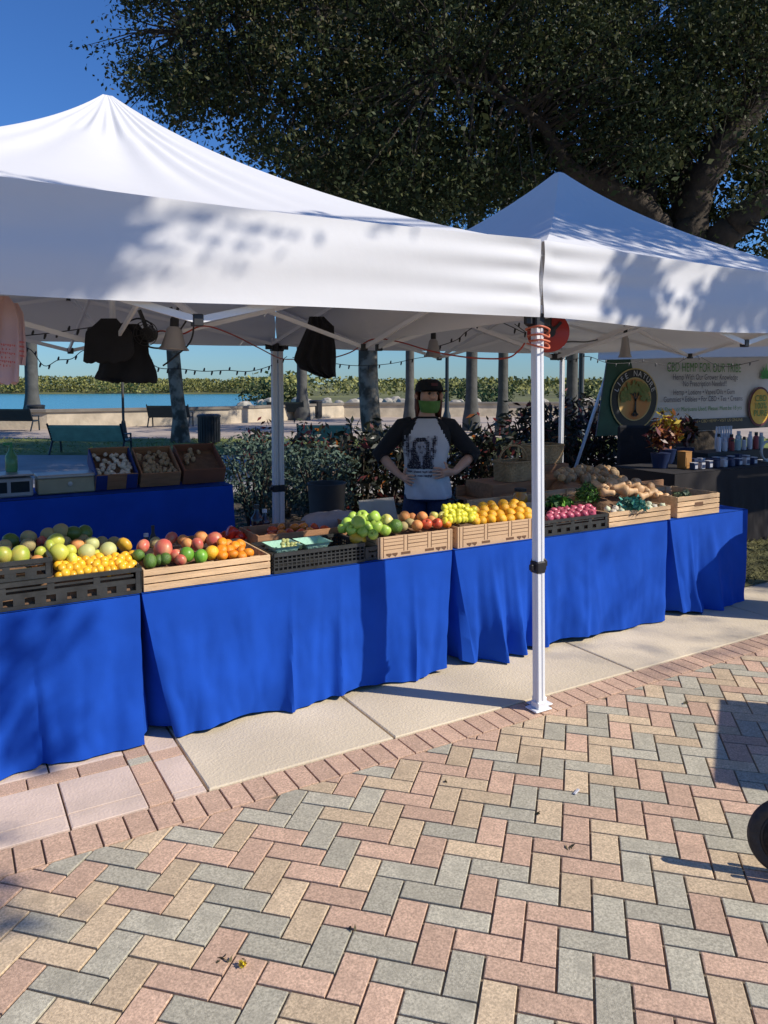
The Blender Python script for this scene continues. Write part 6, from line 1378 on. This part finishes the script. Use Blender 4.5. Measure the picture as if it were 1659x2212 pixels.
folding_table(5.95, 7.75, 4.68, 5.4, .78, 'folding table under the black cloth of the next stall'); 
cloth(5.9, 7.8, 4.64, 5.44, .785, 'black tablecloth of the next stall, half in the sun at its lower end', 12, [(6.3, .08, .02), (6.9, .1, -.015), (7.3, .06, .02)], 0, 0, m=M_bcl, group='tablecloths of the next stall')
XZ = .788
def bx(px, py_b, v, wpx, hpx, m, label, cat, name, lid=None, grp=None, dep=.1):
    p = V(px, py_b, v); k = depth(p) / FPX; w, h = wpx * k * 1.0, hpx * k; z = XZ if p.z < XZ + .12 else p.z
    root = empty(name, (p.x, p.y, z), label, cat, grp); mb = MB(); mb.box((p.x, p.y, z + h / 2 + .001), (w, dep, h), 0, None, .005); obj('body', mb, m, root)
    mb = MB(); mb.box((p.x, p.y, z + h + .004), (w * 1.03, dep * 1.04, .006), 0, None, .002); obj('lid', mb, lid or M_bw, root)
    mb = MB(); mb.box((p.x, p.y - dep / 2 - .002, z + h * .45), (w * .7, .002, h * .5), 0, None, .0008); obj('label', mb, lid or M_bw, root)
rr = random.Random(31)
M_nav = mat('navy_box', (.015, .03, .09), .5); M_wb = mat('white_box', (.5, .5, .53), .5); M_red2 = mat('red_box', (.25, .03, .03), .5); M_ob = mat('orange_bag', (.42, .20, .05), .7)
bx(1478, 1010, 4.9, 22, 36, M_ob, 'orange paper bag at the left of the black table', 'bag', 'paper_bag', M_ob)
for k in range(17):
    px = 1498 + (k % 9) * 16; row = k // 9
    bx(px, 1024 - row * 15, 4.78 + .16 * row, 13, 14 + 4 * rr.random(), (M_nav, M_wb, M_nav)[k % 3], 'small navy or white product box in the front rows of the black table', 'box', 'product_box', (M_wb, M_nav)[k % 2], 'product boxes on the black table', .06)
mb = MB(); p = V(1575, 985, 5.2); mb.box((p.x, p.y, XZ + .055), (1.15, .3, .11), 0, None, .004); o = obj('display_riser', mb, M_bk); tag(o, 'black riser carrying the white bottles of the next stall', 'riser')
def vial(px, v, z, h, r, m, cap, label, grp):
    d = ray(px, 900); t = v / d[1]; c = Vector((d[0] * t, v, z)); root = empty('supplement_bottle', c, label, 'bottle', grp)
    mb = MB(); mb.lathe([(0, 0), (r, 0), (r, h * .72), (r * .55, h * .8), (r * .55, h * .84)], c, 12); obj('body', mb, m, root, smooth=True)
    mb = MB(); mb.lathe([(r * .66, h * .82), (r * .66, h), (0, h)], c, 10); obj('cap', mb, cap, root, smooth=True)
for k in range(15): vial(1556 + (k % 8) * 13 + rr.uniform(-2, 2), 5.12 + .12 * (k // 8), XZ + .112, rr.uniform(.10, .2), rr.uniform(.022, .032), (M_wb, M_wb, M_red2, mat('aqua_bottle', (.3, .42, .4), .4))[k % 4], (M_bk, M_wb)[k % 2], 'small white, red or aqua bottle on the black riser', 'bottles on the black riser')
for k in range(7): vial(1549 + k * 5.2, 5.36, XZ + .0 + .001, .36, .017, M_wb, M_wb, 'slim white tube standing in a row behind the product boxes', 'slim white tubes of the next stall')
p = V(1655, 1025, 4.85); mb = MB(); c = Vector((p.x, p.y, XZ + .12)); mb.tube([c + Vector((.1 * math.cos(a), 0, .1 * math.sin(a))) for a in [2 * math.pi * i / 28 for i in range(29)]], .014, 8, 0, False); mb.box(c - Vector((0, 0, .11)), (.09, .06, .018), 0, None, .004); tag(obj('round_mirror', mb, mat('mirror_frame', (.35, .38, .38), .4), None, smooth=True), 'round grey framed mirror cut by the right edge', 'mirror')
pb = V(1446, 1010, 5.5); 
def potted(px, py, v, r, h, mats, pr, label):
    p = V(px, py, v); z = XZ if v < 5.45 else 0; root = empty('potted_croton', (p.x, p.y, z), label, 'potted plant', 'potted crotons of the next stall')
    mb = MB(); mb.lathe([(0, 0), (.07, 0), (.095, .14), (.1, .15), (.085, .15)], (p.x, p.y, z + .001), 16); obj('pot', mb, M_nav, root, smooth=True)
    q = NP.normal(size=(260, 3)); q /= np.linalg.norm(q, axis=1)[:, None]; q *= NP.uniform(.3, 1, 260)[:, None]; C_ = q * np.array([r, r, h]) + np.array([p.x, p.y, z + .17 + h]); leaf_mesh('foliage', C_, .09, mats, root, asp=.35, up=.6, mi=NP.choice(3, 260, p=pr))
potted(1440, 990, 5.3, .17, .20, [M_crO, M_crY, M_crR], (.35, .45, .2), 'yellow and orange croton in a pot on the black table')
potted(1426, 1010, 5.05, .15, .13, [M_crR, M_crO, M_crD], (.6, .25, .15), 'red croton in a pot, front left of the black table'); potted(1480, 985, 5.35, .13, .17, [M_crR, M_crD, M_crO], (.4, .55, .05), 'dark red croton in a pot beside the slim white tubes')
c = gp(1388, 8.6); root = empty('folding_chair', c, 'black high backed folding chair standing left of the black table', 'chair')
Q = lambda x, y, z: c + PR @ Vector((x, y, z))
mb = MB(); mb.box(Q(0, 0, .46), (.44, .42, .05), 0, PR, .015); obj('seat', mb, M_blk, root); mb = MB(); mb.box(Q(0, .2, .84), (.44, .05, .62), 0, PR, .05); obj('backrest', mb, M_blk, root)
for x in (-.2, .2):
    for y in (-.18, .18): mb = MB(); mb.tube([Q(x, y, .005), Q(x, y, .45)], .014, 6); obj('leg', mb, M_black, root)
# ================================================================== scooter at the right edge, litter on the bricks
M_tyre = mat('tyre_rubber', (.022, .022, .024), .65, scale=40, var=.3, bump=.3, bscale=60); M_rim = mat('grey_rim', (.35, .36, .37), .35, metal=.4)
WR = .14; wc = G(1713, 1811, WR + .003); fd = Vector((.69, -.72, 0)).normalized(); up = Vector((0, 0, 1)); axl = Vector((fd.y * -1, fd.x, 0))
root = empty('kick_scooter', wc - up * wc.z, 'black kick scooter whose rear wheel shows at the right edge', 'scooter')
def wheel(c, r):
    M = up.rotation_difference(axl).to_matrix()
    mb = MB(); mb.lathe([(r * .74, -.014), (r * .86, -.021), (r * .96, -.014), (r, 0), (r * .96, .014), (r * .86, .021), (r * .74, .014), (r * .72, 0), (r * .74, -.014)], c, 48, 0, M); wo = obj('wheel', mb, M_tyre, root, smooth='all')
    mb = MB(); mb.lathe([(r * .60, -.012), (r * .72, -.015), (r * .73, .015), (r * .60, .012), (r * .58, 0), (r * .60, -.012)], c, 36, 0, M); obj('rim', mb, M_black, wo, smooth='all')
    mb = MB()
    for k in range(6):
        a = 2 * math.pi * k / 6 + .35; d = M @ Vector((math.cos(a), math.sin(a), 0)); mb.bar(Vector(c) + d * r * .12, Vector(c) + d * r * .62, .013, .016)
    mb.lathe([(0, -.022), (r * .2, -.02), (r * .2, .02), (0, .022)], c, 16, 0, M); obj('spokes', mb, M_rim, wo)
    mb = MB(); mb.grid(lambda s, t: tuple(Vector(c) + (M @ Vector((math.cos(-.3 + 2 * s), math.sin(-.3 + 2 * s), 0))) * (r + .014) + axl * (.05 * (t - .5))), 12, 3)
    return wo
wheel(wc, WR); w2 = wc + fd * .92; wheel(w2, WR)
mb = MB(); mb.box(wc.lerp(w2, .5) - up * .045, (.56, .1, .03), 0, Matrix.Rotation(math.atan2(fd.y, fd.x), 3, 'Z'), .008); obj('deck', mb, M_blk, root)
mb = MB()
for s_ in (-.032, .032): mb.tube([wc + axl * s_, wc.lerp(w2, .22) + axl * s_ - up * .03], .009, 6)
mb.tube([wc.lerp(w2, .78) - up * .045, w2 - fd * .06 + up * .2], .016, 8); mb.tube([w2 + axl * .035, w2 + axl * .035 + up * .16, w2 - fd * .04 + up * .22, w2 - fd * .12 + up * .44], .013, 8); obj('frame', mb, M_rim, root)
mb = MB(); h_ = w2 - fd * .12 + up * .44; mb.tube([h_ - axl * .22, h_ + axl * .22], .014, 8); obj('handlebar', mb, M_black, root)
A_, C2 = Vector((4.29, 1.557, 0)), Vector((3.544, 1.057, 0)); nb_ = Vector((.55, -.83, 0))  # unseen board, added for the slanted shadow it throws on the bricks
root = empty('shadow_board', A_.lerp(C2, .5), 'unseen black board added on the street at right to cast a shadow on the bricks', 'sign')
for k, s_ in enumerate((0, 1)):
    mb = MB(); q0, q1 = A_ + nb_ * .5 * s_, C2 + nb_ * .5 * s_; top_ = nb_ * (.22 if s_ == 0 else .28)
    a0, a1 = q0 + up * .01, q1 + up * .01; t0, t1 = A_ + top_ + up * 1.10, C2 + top_ + up * 1.10; n_ = nb_ * .02
    mb.add([a0, a1, t1, t0, a0 + n_, a1 + n_, t1 + n_, t0 + n_], [(0, 1, 2, 3), (7, 6, 5, 4), (0, 4, 5, 1), (1, 5, 6, 2), (2, 6, 7, 3), (3, 7, 4, 0)]); obj('board', mb, M_black, root)
# added bin out of view, placed to shade the last tablecloth
c = Vector((5.62, 2.62, .005)); root = empty('shade_bin', c, 'unseen tall round topped grey bin added on the right to shade the last tablecloth', 'trash bin')
mb = MB(); mb.lathe([(0, 0), (.22, 0), (.26, .9), (.24, 1.02)], c, 24); obj('body', mb, M_pot, root, smooth=True); mb = MB(); mb.lathe([(.265, 1.0), (.25, 1.1), (.15, 1.17), (0, 1.19)], c, 24); obj('lid', mb, M_black, root, smooth=True)
p = G(524, 2086); leafy('yellow_flower', p + Vector((0, 0, .004)), 0.015, .014, 20, .016, [M_crY, mat('flower_yellow', (.75, .60, .02), .6)], 'small yellow flower lying on the bricks', 'flower', .6)
p = G(484, 2075); leafy('dry_leaf', p + Vector((0, 0, .003)), .02, .006, 5, .03, [M_leafT], 'dry brown leaf beside the yellow flower', 'leaf', .4)
p = G(1245, 1712); mb = MB(); mb.box(p + Vector((0, 0, .004)), (.045, .012, .006), 0, Euler((0, 0, .4)), .002); tag(obj('paper_scrap', mb, M_wb), 'scrap of white paper on the bricks right of the tent leg', 'paper scrap')
for k, (px, py) in enumerate(((1165, 1760), (960, 1690), (1480, 1520), (760, 2010), (1230, 1830))): leafy('dry_leaf', G(px, py) + Vector((0, 0, .003)), .014, .005, 3, .028, [M_leafT], 'small curled dry leaf lying on the brick paving', 'leaf', .35, .2, 'dry leaves on the bricks')
# ================================================================== light, sky, camera
w = bpy.data.worlds.new('World'); S.world = w; w.use_nodes = True
nt = w.node_tree; bg = nt.nodes['Background']; sk = nt.nodes.new('ShaderNodeTexSky'); sk.sky_type = 'NISHITA'
sk.sun_disc = False; sk.sun_elevation = R(SUN_EL); sk.sun_rotation = math.atan2(SD.x, SD.y); sk.air_density = 1.25; sk.dust_density = .05; sk.ozone_density = 5.0
mx = nt.nodes.new('ShaderNodeMix'); mx.data_type = 'RGBA'; mx.blend_type = 'MULTIPLY'; mx.inputs[0].default_value = 1; mx.inputs[7].default_value = (.37, .63, 1.03, 1)
nt.links.new(sk.outputs[0], mx.inputs[6]); nt.links.new(mx.outputs[2], bg.inputs['Color']); bg.inputs['Strength'].default_value = .115
sl = bpy.data.lights.new('sun', 'SUN'); sl.energy = 5.0; sl.angle = R(.5); sl.color = (1, .92, .79)
so = bpy.data.objects.new('sun', sl); COL.objects.link(so); so.rotation_euler = SD.to_track_quat('Z', 'Y').to_euler(); so.location = (10, -10, 20)
cd = bpy.data.cameras.new('camera'); co = bpy.data.objects.new('camera', cd); COL.objects.link(co)
co.location = (0, 0, EYE); co.rotation_euler = (R(90 - PITCH), 0, R(YAW - 90)); cd.sensor_fit = 'VERTICAL'; cd.sensor_height = 36; cd.sensor_width = 27
cd.lens = 36 * FPX / PH; cd.shift_y = -SHIFT / PH; cd.clip_end = 2500; cd.clip_start = .05; S.camera = co
S.view_settings.view_transform = 'Standard'; S.view_settings.look = 'None'; S.view_settings.exposure = 0.08; S.view_settings.gamma = 1
S.render.resolution_x = 768; S.render.resolution_y = 1024
S.cycles.max_bounces = 6; S.cycles.transparent_max_bounces = 8; S.cycles.use_denoising = True
